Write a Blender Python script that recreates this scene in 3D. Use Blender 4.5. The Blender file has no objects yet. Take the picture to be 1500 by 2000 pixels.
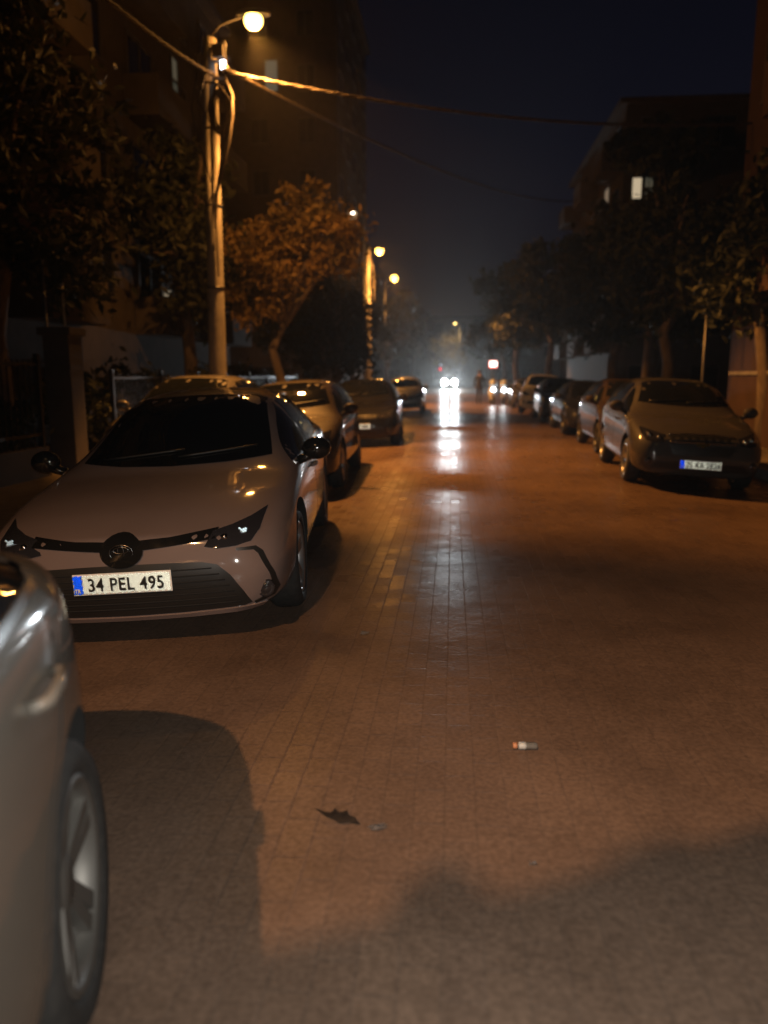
import bpy, bmesh, math, random
from mathutils import Vector, Matrix, Quaternion
from mathutils.bvhtree import BVHTree
from mathutils.geometry import delaunay_2d_cdt
R = math.radians
PI = math.pi
random.seed(7)
scene = bpy.context.scene
COL = scene.collection

# ------------------------------------------------------------------ helpers
def tag(o, label=None, cat=None, group=None, kind=None):
    if label: o['label'] = label
    if cat: o['category'] = cat
    if group: o['group'] = group
    if kind: o['kind'] = kind
    return o

def empty(name, loc=(0, 0, 0), rot=(0, 0, 0), label=None, cat=None, group=None):
    o = bpy.data.objects.new(name, None)
    COL.objects.link(o)
    o.location = loc
    o.rotation_euler = rot
    o.empty_display_size = 0.2
    return tag(o, label, cat, group)

def link(name, me, mat=None, parent=None, loc=None):
    o = bpy.data.objects.new(name, me)
    COL.objects.link(o)
    if mat is not None:
        mats = mat if isinstance(mat, (list, tuple)) else [mat]
        if len(me.materials) == 0:
            for m in mats: me.materials.append(m)
    if parent is not None: o.parent = parent
    if loc is not None: o.location = loc
    return o

def fin(name, bm, mat=None, parent=None, smooth=False, loc=None):
    me = bpy.data.meshes.new(name)
    bm.normal_update()
    bm.to_mesh(me)
    bm.free()
    if smooth:
        for p in me.polygons: p.use_smooth = True
    return link(name, me, mat, parent, loc)

def raw(name, verts, faces, mat=None, parent=None, smooth=False):
    me = bpy.data.meshes.new(name)
    me.from_pydata([tuple(v) for v in verts], [], faces)
    me.update()
    if smooth:
        for p in me.polygons: p.use_smooth = True
    return link(name, me, mat, parent)

def box(bm, c, s, rot=None, bevel=0.0):
    vs = []
    for i in (-1, 1):
        for j in (-1, 1):
            for k in (-1, 1):
                v = Vector((i * s[0] / 2, j * s[1] / 2, k * s[2] / 2))
                if rot is not None: v = rot @ v
                vs.append(bm.verts.new(v + Vector(c)))
    idx = [(0, 1, 3, 2), (4, 6, 7, 5), (0, 4, 5, 1), (2, 3, 7, 6), (0, 2, 6, 4), (1, 5, 7, 3)]
    fs = [bm.faces.new([vs[i] for i in f]) for f in idx]
    if bevel > 0:
        es = list({e for f in fs for e in f.edges})
        bmesh.ops.bevel(bm, geom=es, offset=bevel, segments=2, profile=0.7, affect='EDGES')
    return fs

def tube(bm, pts, rad, n=8, cap=True):
    pts = [Vector(p) for p in pts]
    if not isinstance(rad, (list, tuple)): rad = [rad] * len(pts)
    rings = []
    prev = None
    for i, p in enumerate(pts):
        if i == 0: d = pts[1] - pts[0]
        elif i == len(pts) - 1: d = pts[-1] - pts[-2]
        else: d = pts[i + 1] - pts[i - 1]
        d = d.normalized() if d.length > 1e-9 else Vector((0, 0, 1))
        if prev is None:
            a = Vector((1, 0, 0)) if abs(d.x) < 0.9 else Vector((0, 1, 0))
            u = d.cross(a).normalized()
        else:
            u = (prev - d * prev.dot(d))
            u = u.normalized() if u.length > 1e-6 else d.orthogonal().normalized()
        prev = u
        w = d.cross(u)
        rings.append([bm.verts.new(p + (u * math.cos(2 * PI * k / n) + w * math.sin(2 * PI * k / n)) * rad[i]) for k in range(n)])
    for a, b in zip(rings, rings[1:]):
        for k in range(n):
            f = bm.faces.new((a[k], a[(k + 1) % n], b[(k + 1) % n], b[k]))
            f.smooth = True
    if cap:
        bm.faces.new(rings[0][::-1])
        bm.faces.new(rings[-1])

def lathe(bm, prof, n=32, axis='x', c=(0, 0, 0), closed=False):
    c = Vector(c)
    rings = []
    for (r, h) in prof:
        ring = []
        for k in range(n):
            a = 2 * PI * k / n
            if axis == 'x': v = Vector((h, r * math.cos(a), r * math.sin(a)))
            elif axis == 'z': v = Vector((r * math.cos(a), r * math.sin(a), h))
            else: v = Vector((r * math.cos(a), h, r * math.sin(a)))
            ring.append(bm.verts.new(c + v))
        rings.append(ring)
    pairs = list(zip(rings, rings[1:]))
    if closed: pairs.append((rings[-1], rings[0]))
    for a, b in pairs:
        for k in range(n):
            f = bm.faces.new((a[k], a[(k + 1) % n], b[(k + 1) % n], b[k]))
            f.smooth = True
    if not closed:
        if prof[0][0] > 1e-4: bm.faces.new(rings[0][::-1])
        if prof[-1][0] > 1e-4: bm.faces.new(rings[-1])
    bmesh.ops.recalc_face_normals(bm, faces=bm.faces[:])

# ------------------------------------------------------------------ materials
def nt(m):
    m.use_nodes = True
    return m.node_tree.nodes, m.node_tree.links

def M(name, col, rough=0.5, metal=0.0, coat=0.0, spec=0.5, emit=None, estr=0.0, coat_rough=0.03):
    m = bpy.data.materials.new(name)
    n, l = nt(m)
    p = n['Principled BSDF']
    p.inputs['Base Color'].default_value = (*col, 1)
    p.inputs['Roughness'].default_value = rough
    p.inputs['Metallic'].default_value = metal
    p.inputs['Coat Weight'].default_value = coat
    p.inputs['Coat Roughness'].default_value = coat_rough
    p.inputs['Specular IOR Level'].default_value = spec
    if emit is not None:
        p.inputs['Emission Color'].default_value = (*emit, 1)
        p.inputs['Emission Strength'].default_value = estr
    return m

def add_noise(m, scale, c1, c2, bump=0.0, detail=6, rough=None, bscale=None, stretch=None):
    n, l = nt(m)
    p = n['Principled BSDF']
    tc = n.new('ShaderNodeTexCoord')
    mp = n.new('ShaderNodeMapping')
    if stretch: mp.inputs['Scale'].default_value = stretch
    l.new(tc.outputs['Object'], mp.inputs['Vector'])
    no = n.new('ShaderNodeTexNoise')
    no.inputs['Scale'].default_value = scale
    no.inputs['Detail'].default_value = detail
    l.new(mp.outputs['Vector'], no.inputs['Vector'])
    cr = n.new('ShaderNodeValToRGB')
    cr.color_ramp.elements[0].position = 0.3
    cr.color_ramp.elements[1].position = 0.7
    cr.color_ramp.elements[0].color = (*c1, 1)
    cr.color_ramp.elements[1].color = (*c2, 1)
    l.new(no.outputs['Fac'], cr.inputs['Fac'])
    l.new(cr.outputs['Color'], p.inputs['Base Color'])
    if rough:
        mr = n.new('ShaderNodeMapRange')
        mr.inputs['To Min'].default_value = rough[0]
        mr.inputs['To Max'].default_value = rough[1]
        l.new(no.outputs['Fac'], mr.inputs['Value'])
        l.new(mr.outputs['Result'], p.inputs['Roughness'])
    if bump:
        nb = n.new('ShaderNodeTexNoise')
        nb.inputs['Scale'].default_value = bscale or scale * 4
        nb.inputs['Detail'].default_value = 4
        l.new(mp.outputs['Vector'], nb.inputs['Vector'])
        bp = n.new('ShaderNodeBump')
        bp.inputs['Strength'].default_value = bump
        bp.inputs['Distance'].default_value = 0.02
        l.new(nb.outputs['Fac'], bp.inputs['Height'])
        l.new(bp.outputs['Normal'], p.inputs['Normal'])
    return m

def paint(name, col, metal=0.0, rough=0.4, film=(.02, .11)):
    m = M(name, col, rough=rough, metal=metal, coat=1.0, spec=.1)
    n, l = nt(m)
    p = n['Principled BSDF']
    # faint road film: dust mottling in tint and gloss
    tc = n.new('ShaderNodeTexCoord')
    no = n.new('ShaderNodeTexNoise')
    no.inputs['Scale'].default_value = 2.2
    no.inputs['Detail'].default_value = 8
    l.new(tc.outputs['Object'], no.inputs['Vector'])
    mx = n.new('ShaderNodeMixRGB')
    mx.inputs['Color1'].default_value = (*[c * 0.82 for c in col], 1)
    mx.inputs['Color2'].default_value = (*[min(1, c * 1.06) for c in col], 1)
    l.new(no.outputs['Fac'], mx.inputs['Fac'])
    l.new(mx.outputs['Color'], p.inputs['Base Color'])
    mr = n.new('ShaderNodeMapRange')
    mr.inputs['To Min'].default_value = film[0]
    mr.inputs['To Max'].default_value = film[1]
    l.new(no.outputs['Fac'], mr.inputs['Value'])
    l.new(mr.outputs['Result'], p.inputs['Coat Roughness'])
    return m

MAT = {}
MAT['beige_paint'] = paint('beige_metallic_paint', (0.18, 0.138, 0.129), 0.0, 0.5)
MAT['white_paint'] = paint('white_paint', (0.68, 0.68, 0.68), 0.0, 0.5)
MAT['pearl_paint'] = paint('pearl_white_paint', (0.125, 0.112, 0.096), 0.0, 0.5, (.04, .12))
MAT['silver_paint'] = paint('silver_paint', (0.30, 0.30, 0.31), 0.5, 0.35)
MAT['grey_paint'] = paint('grey_paint', (0.055, 0.05, 0.046), 0.0, 0.55, (.015, .05))
MAT['brown_paint'] = paint('bronze_paint', (0.035, 0.024, 0.017), 0.0, 0.55, (.015, .05))
MAT['black_paint'] = paint('black_paint', (0.012, 0.012, 0.014), 0.0, 0.4, (.015, .05))
MAT['navy_paint'] = paint('dark_blue_paint', (0.02, 0.022, 0.034), 0.0, 0.55, (.015, .05))
MAT['glass'] = M('dark_window_glass', (0.006, 0.007, 0.008), rough=0.02, spec=0.6)
MAT['lamp_glass'] = M('headlight_glass', (0.02, 0.02, 0.024), rough=0.06, coat=1.0)
MAT['lens_chrome'] = M('headlight_reflector', (0.55, 0.56, 0.6), rough=0.12, metal=1.0)
MAT['tail_red'] = M('tail_light_red', (0.25, 0.01, 0.008), rough=0.1, coat=1.0)
MAT['black_trim'] = M('black_trim', (0.012, 0.012, 0.012), rough=0.42)
MAT['gloss_black'] = M('gloss_black', (0.008, 0.008, 0.008), rough=0.08, coat=1.0)
MAT['chrome'] = M('chrome_trim', (0.6, 0.6, 0.6), rough=0.12, metal=1.0)
MAT['dull_chrome'] = M('dull_chrome', (0.22, 0.22, 0.22), rough=0.25, metal=1.0)
MAT['well'] = M('wheel_well', (0.008, 0.008, 0.008), rough=0.9)
MAT['tyre'] = add_noise(M('tyre_rubber', (0.02, 0.02, 0.02), rough=0.75), 30, (0.014, 0.014, 0.014), (0.03, 0.028, 0.026), 0.3)
MAT['alloy'] = M('alloy_rim', (0.42, 0.42, 0.43), rough=0.3, metal=0.8)
MAT['dim_alloy'] = M('dull_rim', (0.12, 0.114, 0.105), rough=.5, metal=.5)  # darker, rougher rim tone for the nearest car
MAT['dark_alloy'] = M('dark_rim', (0.08, 0.08, 0.085), rough=0.35, metal=0.7)
MAT['plate_white'] = M('plate_white', (0.8, 0.8, 0.78), rough=0.45)
MAT['plate_ink'] = M('plate_ink', (0.01, 0.01, 0.01), rough=0.5)

def retro(name, col, rough, dif):
    m = bpy.data.materials.new(name)
    n, l = nt(m)
    n.remove(n['Principled BSDF'])
    out = n['Material Output']
    g = n.new('ShaderNodeBsdfGlossy')
    g.inputs['Color'].default_value = (*col, 1)
    g.inputs['Roughness'].default_value = rough
    d = n.new('ShaderNodeBsdfDiffuse')
    d.inputs['Color'].default_value = (*col, 1)
    mx = n.new('ShaderNodeMixShader')
    mx.inputs['Fac'].default_value = dif
    l.new(g.outputs[0], mx.inputs[1])
    l.new(d.outputs[0], mx.inputs[2])
    l.new(mx.outputs[0], out.inputs['Surface'])
    return m
MAT['retro_white'] = retro('reflective_sheet_white', (0.95, 0.97, 0.92), 0.095, 0.22)
MAT['retro_blue'] = retro('reflective_sheet_blue', (0.05, 0.36, 0.95), 0.1, 0.3)
MAT['retro_lens'] = retro('reflector_lens', (0.86, 0.95, 1.0), 0.2, 0.1)

# ------------------------------------------------------------------ cars
def lerp(a, b, t): return a + (b - a) * t
def sstep(a, b, x):
    t = max(0.0, min(1.0, (x - a) / (b - a)))
    return t * t * (3 - 2 * t)
def curve(pts, x):
    if x <= pts[0][0]: return pts[0][1]
    for (x0, y0), (x1, y1) in zip(pts, pts[1:]):
        if x <= x1:
            return lerp(y0, y1, (x - x0) / (x1 - x0))
    return pts[-1][1]

WF = [(0, .74), (.03, .815), (.08, .88), (.16, .93), (.3, .965), (.6, .99), (1.0, 1.0)]
TYPES = {
 'sedan': dict(L=4.62, W=.89, fo=.93, wb=2.70, r=.325, roof=.62,
   top=[(0, .675), (.06, .70), (.25, .765), (.55, .825), (.9, .87), (1.15, .90), (1.3, .945), (1.6, 1.09), (1.95, 1.265), (2.2, 1.365), (2.5, 1.42), (2.95, 1.435), (3.35, 1.405), (3.7, 1.32), (4.0, 1.17), (4.2, 1.075), (4.42, 1.055), (4.57, 1.03), (4.62, .99)],
   belt=[(0, .60), (.3, .69), (.8, .79), (1.3, .865), (2.0, .90), (3.0, .93), (3.8, .965), (4.3, .97), (4.62, .90)],
   sill=[(0, .215), (.5, .20), (1.2, .19), (3.4, .2), (4.62, .27)],
   nose=[(.18, .10), (.28, .035), (.42, 0), (.55, .015), (.64, .05), (.75, .12), (.9, .2)],
   tail=[(.2, .12), (.4, .02), (.6, 0), (.8, .04), (1.0, .06)]),
 'hatch': dict(L=4.05, W=.865, fo=.83, wb=2.50, r=.31, roof=.66,
   top=[(0, .70), (.06, .735), (.2, .81), (.45, .885), (.75, .94), (1.0, .985), (1.12, 1.02), (1.4, 1.18), (1.7, 1.35), (1.95, 1.44), (2.3, 1.49), (2.8, 1.50), (3.3, 1.46), (3.6, 1.38), (3.8, 1.19), (3.93, 1.02), (4.02, .92), (4.05, .86)],
   belt=[(0, .62), (.3, .74), (.75, .87), (1.2, .93), (2.2, .96), (3.2, 1.0), (3.7, 1.02), (3.95, .93), (4.05, .8)],
   sill=[(0, .21), (.5, .2), (3.2, .21), (4.05, .29)],
   nose=[(.18, .09), (.3, .02), (.42, 0), (.55, .01), (.68, .04), (.8, .10), (.95, .16)],
   tail=[(.2, .1), (.45, 0), (.7, .02), (1.0, .08), (1.3, .12)]),
 'suv': dict(L=4.3, W=.90, fo=.85, wb=2.62, r=.35, roof=.68,
   top=[(0, .84), (.06, .885), (.2, .96), (.5, 1.02), (.85, 1.06), (1.1, 1.09), (1.25, 1.14), (1.5, 1.29), (1.8, 1.47), (2.05, 1.565), (2.4, 1.61), (3.0, 1.615), (3.6, 1.58), (3.9, 1.48), (4.08, 1.27), (4.2, 1.1), (4.28, 1.0), (4.3, .93)],
   belt=[(0, .74), (.3, .86), (.8, .97), (1.2, 1.02), (2.2, 1.05), (3.2, 1.08), (3.9, 1.1), (4.2, 1.0), (4.3, .86)],
   sill=[(0, .26), (.5, .25), (3.4, .26), (4.3, .33)],
   nose=[(.22, .10), (.35, .02), (.5, 0), (.65, .01), (.82, .04), (.95, .10), (1.05, .15)],
   tail=[(.25, .1), (.5, 0), (.8, .02), (1.1, .06), (1.4, .1)]),
}
TYPES['saloon'] = dict(TYPES['sedan'], L=4.30, W=.88, wb=2.62, fo=.90, r=.325,
   rear_plan=[(0, .62), (.08, .74), (.2, .85), (.36, .93), (.55, .975), (.8, .995), (1.1, 1.0)],
   top=[(0, .70), (.06, .73), (.25, .80), (.55, .86), (.9, .92), (1.15, .95), (1.3, .99), (1.6, 1.13), (1.95, 1.30), (2.2, 1.39), (2.5, 1.44), (2.8, 1.455), (3.1, 1.42), (3.4, 1.33), (3.65, 1.20), (3.85, 1.09), (4.02, 1.06), (4.22, 1.03), (4.30, .98)],
   belt=[(0, .62), (.3, .72), (.8, .82), (1.3, .89), (2.0, .93), (2.9, .965), (3.5, .985), (3.98, .985), (4.30, .87)],
   sill=[(0, .215), (.5, .20), (1.2, .2), (3.2, .22), (4.24, .30)])

def section(T, y, yr):
    """half section at station y: (x, y, z) from bottom centre round to top centre"""
    L = T['L']
    d = min(y, L - y)
    w = T['W'] * curve(WF, d) if y < L / 2 else T['W'] * (curve(T['rear_plan'], d) if 'rear_plan' in T else lerp(curve(WF, d), 1, .25))
    zs, zb, zt = curve(T['sill'], y), curve(T['belt'], y), curve(T['top'], y)
    g = max(0.04, zt - zb)
    zt = zb + g
    zm = lerp(zs + .2, zb - .1, .5)
    lowx = lerp(.86, .80, sstep(0, 1, 0))
    P = [(0, zs), (.3 * w, zs), (.6 * w, zs), (lowx * w, zs + .005), (.955 * w, zs + .06), (.992 * w, zs + .19), (1.0 * w, zm), (.99 * w, zb - .1), (.955 * w, zb - .005)]
    s = sstep(.10, .36, g)
    hood = [(.86 * w, zb + .48 * g), (.6 * w, zb + .82 * g), (.3 * w, zb + .96 * g), (0, zt)]
    rw = T['roof'] * T['W']
    cab = [(lerp(.955 * w, rw, .42), zb + .50 * g), (rw, zb + .93 * g), (.52 * rw, zb + .99 * g), (0, zt)]
    for h, c in zip(hood, cab):
        P.append((lerp(h[0], c[0], s), lerp(h[1], c[1], s)))
    out = []
    for (x, z) in P:
        yy = y
        if y < 1.0:
            f = (1 - y) ** 2
            yy += f * (curve(T['nose'], z) + .085 * (x / T['W']) ** 2 * 1.0)
        if L - y < .8:
            f = (1 - (L - y) / .8) ** 2
            yy -= f * (curve(T['tail'], z) + .10 * (x / T['W']) ** 2)
        out.append(Vector((x, yy, z)))
    return out

def coons(bottom, top, left, right):
    """grid patch; bottom/top: nu points, left/right: nv points"""
    nu, nv = len(bottom), len(left)
    G = []
    for j in range(nv):
        v = j / (nv - 1)
        row = []
        for i in range(nu):
            u = i / (nu - 1)
            p = bottom[i] * (1 - v) + top[i] * v + left[j] * (1 - u) + right[j] * u
            p -= bottom[0] * (1 - u) * (1 - v) + bottom[-1] * u * (1 - v) + top[0] * (1 - u) * v + top[-1] * u * v
            row.append(p)
        G.append(row)
    return G

def body_mesh(name, T, mat, floor=True):
    L = T['L']
    ys = [0, .03, .08, .16, .28, .42, .6, .8, 1.0, 1.12, 1.24, 1.38, 1.55, 1.72, 1.9, 2.05, 2.2, 2.4, 2.65, 2.9, 3.1, 3.3, 3.5]
    ys = [y for y in ys if y < L - .62] + [L - .6, L - .48, L - .36, L - .25, L - .16, L - .08, L - .03, L]
    bm = bmesh.new()
    loops = []
    N = 13
    for y in ys:
        h = section(T, y, 0)
        Rv = [bm.verts.new(p) for p in h]
        Lv = [Rv[0]] + [bm.verts.new((-p.x, p.y, p.z)) for p in h[1:-1]] + [Rv[-1]]
        loops.append((Rv, Lv))
    for (R0, L0), (R1, L1) in zip(loops, loops[1:]):
        for i in range(N - 1):
            bm.faces.new((R0[i], R1[i], R1[i + 1], R0[i + 1]))
            bm.faces.new((L0[i + 1], L1[i + 1], L1[i], L0[i]))
    for end in (0, -1):
        Rv, Lv = loops[end]
        bot = Lv[3:0:-1] + Rv[0:4]
        top = Lv[N - 4:N - 1] + [Rv[N - 1]] + Rv[N - 2:N - 5:-1]
        lef = Lv[3:N - 3]
        rig = Rv[3:N - 3]
        G = coons([v.co for v in bot], [v.co for v in top], [v.co for v in lef], [v.co for v in rig])
        nv, nu = len(lef), len(bot)
        V = [[None] * nu for _ in range(nv)]
        for j in range(nv):
            for i in range(nu):
                if j == 0: V[j][i] = bot[i]
                elif j == nv - 1: V[j][i] = top[i]
                elif i == 0: V[j][i] = lef[j]
                elif i == nu - 1: V[j][i] = rig[j]
                else:
                    p = G[j][i].copy()
                    z, x = p.z, p.x
                    if end == 0: p.y = curve(T['nose'], z) + .085 * (x / T['W']) ** 2
                    else: p.y = L - curve(T['tail'], z) - .10 * (x / T['W']) ** 2
                    V[j][i] = bm.verts.new(p)
        for j in range(nv - 1):
            for i in range(nu - 1):
                q = (V[j][i], V[j][i + 1], V[j + 1][i + 1], V[j + 1][i])
                bm.faces.new(q if end == 0 else q[::-1])
    bmesh.ops.recalc_face_normals(bm, faces=bm.faces[:])
    me = bpy.data.meshes.new(name)
    bm.to_mesh(me); bm.free()
    me.materials.append(mat)
    tmp = bpy.data.objects.new('tmp_body', me)
    COL.objects.link(tmp)
    s = tmp.modifiers.new('s', 'SUBSURF'); s.levels = 2; s.render_levels = 2
    cb = bmesh.new()
    for yw in (T['fo'], T['fo'] + T['wb']):
        for sx in (-1, 1):
            x0, x1 = sorted((sx * (T['W'] - .27), sx * (T['W'] + .2)))
            rr = T['r'] + .055
            lathe(cb, [(rr, x0), (rr, x1)], 40, 'x', (0, yw, T['r'] + .01))
    cm = bpy.data.meshes.new('cut'); cb.to_mesh(cm); cb.free()
    cm.materials.append(MAT['well'])
    cut = bpy.data.objects.new('tmp_cut', cm)
    COL.objects.link(cut)
    b = tmp.modifiers.new('b', 'BOOLEAN'); b.operation = 'DIFFERENCE'; b.object = cut; b.solver = 'EXACT'
    try: b.material_mode = 'TRANSFER'
    except Exception: pass
    dg = bpy.context.evaluated_depsgraph_get()
    out = bpy.data.meshes.new_from_object(tmp.evaluated_get(dg), depsgraph=dg)
    out.name = name
    bpy.data.objects.remove(tmp); bpy.data.objects.remove(cut)
    bpy.data.meshes.remove(cm); bpy.data.meshes.remove(me)
    for p in out.polygons: p.use_smooth = True
    try: out.set_sharp_from_angle(angle=R(40))
    except Exception: pass
    return out

def bvh_of(me):
    bm = bmesh.new(); bm.from_mesh(me)
    t = BVHTree.FromBMesh(bm)
    bm.free()
    return t

def chaikin(pts, it=2, amt=.25):
    for _ in range(it):
        q = []
        for a, b in zip(pts, pts[1:] + pts[:1]):
            q.append((lerp(a[0], b[0], amt), lerp(a[1], b[1], amt)))
            q.append((lerp(a[0], b[0], 1 - amt), lerp(a[1], b[1], 1 - amt)))
        pts = q
    return pts

def mirror(pts): return [(-x, z) for (x, z) in pts][::-1]

AX = {'front': (Vector((0, 1, 0)), lambda u, v: Vector((u, -3, v))),
      'rear': (Vector((0, -1, 0)), lambda u, v: Vector((u, 9, v))),
      'right': (Vector((-1, 0, 0)), lambda u, v: Vector((3, u, v))),
      'left': (Vector((1, 0, 0)), lambda u, v: Vector((-3, u, v))),
      'top': (Vector((0, 0, -1)), lambda u, v: Vector((u, v, 3)))}

def patch(name, outline, axis, bvh, mat, parent, off=.004, res=.04, skirt=.012, rnd=0, label=None):
    """a panel of the given outline laid on the body surface, with a turned-in rim"""
    if rnd: outline = chaikin(outline, 2, rnd)
    d, org = AX[axis]
    pts = []
    for a, b in zip(outline, outline[1:] + outline[:1]):
        ln = math.hypot(b[0] - a[0], b[1] - a[1])
        k = max(1, int(ln / res))
        for i in range(k): pts.append(Vector((lerp(a[0], b[0], i / k), lerp(a[1], b[1], i / k))))
    nb = len(pts)
    edges = [(i, (i + 1) % nb) for i in range(nb)]
    us = [p.x for p in pts]; vs = [p.y for p in pts]
    u = min(us) + res / 2
    rowi = 0
    def inside(x, y):
        c = False
        j = nb - 1
        for i in range(nb):
            xi, yi, xj, yj = pts[i].x, pts[i].y, pts[j].x, pts[j].y
            if ((yi > y) != (yj > y)) and (x < (xj - xi) * (y - yi) / (yj - yi) + xi): c = not c
            j = i
        return c
    ins = []
    while u < max(us):
        v = min(vs) + (res / 2 if rowi % 2 else res)
        while v < max(vs):
            if inside(u, v) and min((u - p.x) ** 2 + (v - p.y) ** 2 for p in pts) > (res * .4) ** 2: ins.append(Vector((u, v)))
            v += res
        u += res; rowi += 1
    rv, re, rf, ov, oe, of = delaunay_2d_cdt(pts + ins, edges, [], 1, 1e-6)
    pos, nor = [], []
    for p in rv:
        o = org(p.x, p.y)
        loc, nn, i, dist = bvh.ray_cast(o, d)
        if loc is None:
            loc, nn, i, dist = bvh.find_nearest(o + d * 3)
        if nn.dot(d) > 0: nn = -nn
        pos.append(loc); nor.append(nn)
    verts = [p + n * off for p, n in zip(pos, nor)]
    faces = [list(f) for f in rf]
    cnt = {}
    for f in faces:
        for a, b in zip(f, f[1:] + f[:1]): cnt[(min(a, b), max(a, b))] = cnt.get((min(a, b), max(a, b)), []) + [(a, b)]
    ns = len(verts)
    # orient
    fn = []
    for f in faces:
        a, b, c = verts[f[0]], verts[f[1]], verts[f[2]]
        if (b - a).cross(c - a).dot(d) > 0: f.reverse()
    nfaces = len(faces)
    m1, m2 = {}, {}
    bnd = [v[0] for v in cnt.values() if len(v) == 1]
    for a, b in bnd:
        for k in (a, b):
            if k not in m1:
                m1[k] = len(verts); verts.append(verts[k].copy())
                m2[k] = len(verts); verts.append(pos[k] - nor[k] * skirt)
    for a, b in bnd:
        faces.append([m1[a], m1[b], m2[b], m2[a]])
    o = raw(name, verts, faces, mat, parent)
    for p in o.data.polygons[:nfaces]: p.use_smooth = True
    if label: o['label'] = label
    return o

def at_surf(bvh, axis, u, v):
    d, org = AX[axis]
    loc, nn, i, dist = bvh.ray_cast(org(u, v), d)
    if nn.dot(d) > 0: nn = -nn
    return loc, nn

def wheel(parent, x, y, r, rim_mat, spokes=5, side=1):
    """tyre with its rim; the outer face looks towards side*x"""
    w = .205
    bm = bmesh.new()
    ri = r * .725
    lathe(bm, [(ri, -w / 2 + .01), (ri + .02, -w / 2), (r - .04, -w / 2 - .004), (r - .012, -w / 2 + .02), (r, -w / 2 + .05), (r, w / 2 - .05), (r - .012, w / 2 - .02), (r - .04, w / 2 + .004), (ri + .02, w / 2), (ri, w / 2 - .01)], 44, 'x', closed=True)
    t = fin('wheel', bm, MAT['tyre'], parent)
    t.location = (x, y, r)
    bm = bmesh.new()
    s = side
    o = w / 2
    lathe(bm, [(ri, s * (-o + .015)), (ri, s * (o - .012)), (ri - .012, s * (o - .004)), (ri - .028, s * (o - .016)), (ri - .034, s * (o - .06)), (ri - .034, s * (-o + .03))], 44, 'x', closed=True)
    lathe(bm, [(.001, s * (o - .035)), (.055, s * (o - .035)), (.07, s * (o - .05)), (.07, s * (o - .10)), (.001, s * (o - .10))], 20, 'x')
    for k in range(spokes):
        a = 2 * PI * k / spokes + .3
        for dv in (-1, 1):
            q0 = a + dv * .26; q1 = a + dv * .13
            p0 = Vector((s * (o - .055), .05 * math.cos(q0), .05 * math.sin(q0)))
            p1 = Vector((s * (o - .030), (ri - .02) * math.cos(q1), (ri - .02) * math.sin(q1)))
            dd = (p1 - p0).normalized()
            side_v = Vector((1, 0, 0)).cross(dd).normalized()
            vs = []
            for p, hw, th in ((p0, .026, .03), (p1, .034, .026)):
                for (sa, sb) in ((-1, 1), (1, 1), (1, -1), (-1, -1)):
                    vs.append(bm.verts.new(p + side_v * hw * sa * .62 + Vector((s * th * .5 * sb, 0, 0))))
            for f in ((0, 1, 5, 4), (1, 2, 6, 5), (2, 3, 7, 6), (3, 0, 4, 7), (0, 3, 2, 1), (4, 5, 6, 7)): bm.faces.new([vs[i] for i in f])
    bmesh.ops.recalc_face_normals(bm, faces=bm.faces[:])
    rim = fin('rim', bm, rim_mat, t)
    bm = bmesh.new()
    lathe(bm, [(.001, s * (o - .11)), (.13, s * (o - .11)), (.13, s * (o - .13)), (.001, s * (o - .13))], 28, 'x')
    fin('brake_disc', bm, MAT['dull_chrome'], t)
    return t

def text_mesh(name, s, size, mat, parent, mtx, xs=1.0, bold=0.0, ext=.0008):
    cu = bpy.data.curves.new('txt', 'FONT')
    cu.body = s; cu.size = size; cu.align_x = 'CENTER'; cu.align_y = 'CENTER'
    cu.extrude = ext; cu.offset = bold; cu.space_character = 1.08
    o = bpy.data.objects.new('txt', cu)
    COL.objects.link(o)
    dg = bpy.context.evaluated_depsgraph_get()
    dg.update()
    me = bpy.data.meshes.new_from_object(o.evaluated_get(dg), depsgraph=dg)
    bpy.data.objects.remove(o); bpy.data.curves.remove(cu)
    me.name = name
    me.materials.clear()
    me.transform(mtx @ Matrix.Diagonal((xs, 1, 1, 1)))
    return link(name, me, mat, parent)

def cube_corners(bm, w, h, s, mtx):
    """prismatic reflective sheeting: a field of cube corners facing local +z"""
    n = Vector((1, 1, 1)).normalized()
    q = n.rotation_difference(Vector((0, 0, 1)))
    cache = {}
    def V(i, j, k):
        key = (i, j, k)
        if key not in cache:
            p = q @ (Vector(key) * s)
            cache[key] = bm.verts.new(mtx @ p)
        return cache[key]
    m = int((w + h) / s) + 2
    for i in range(-m, m):
        for j in range(-m, m):
            k = -i - j
            p = q @ (Vector((i, j, k)) * s)
            if abs(p.x) > w / 2 - s * .6 or abs(p.y) > h / 2 - s * .6: continue
            a = V(i, j, k)
            bx, by, bz = V(i + 1, j, k), V(i, j + 1, k), V(i, j, k + 1)
            xy, yz, xz = V(i + 1, j + 1, k), V(i, j + 1, k + 1), V(i + 1, j, k + 1)
            bm.faces.new((a, bx, xy, by)); bm.faces.new((a, by, yz, bz)); bm.faces.new((a, bz, xz, bx))

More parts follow.
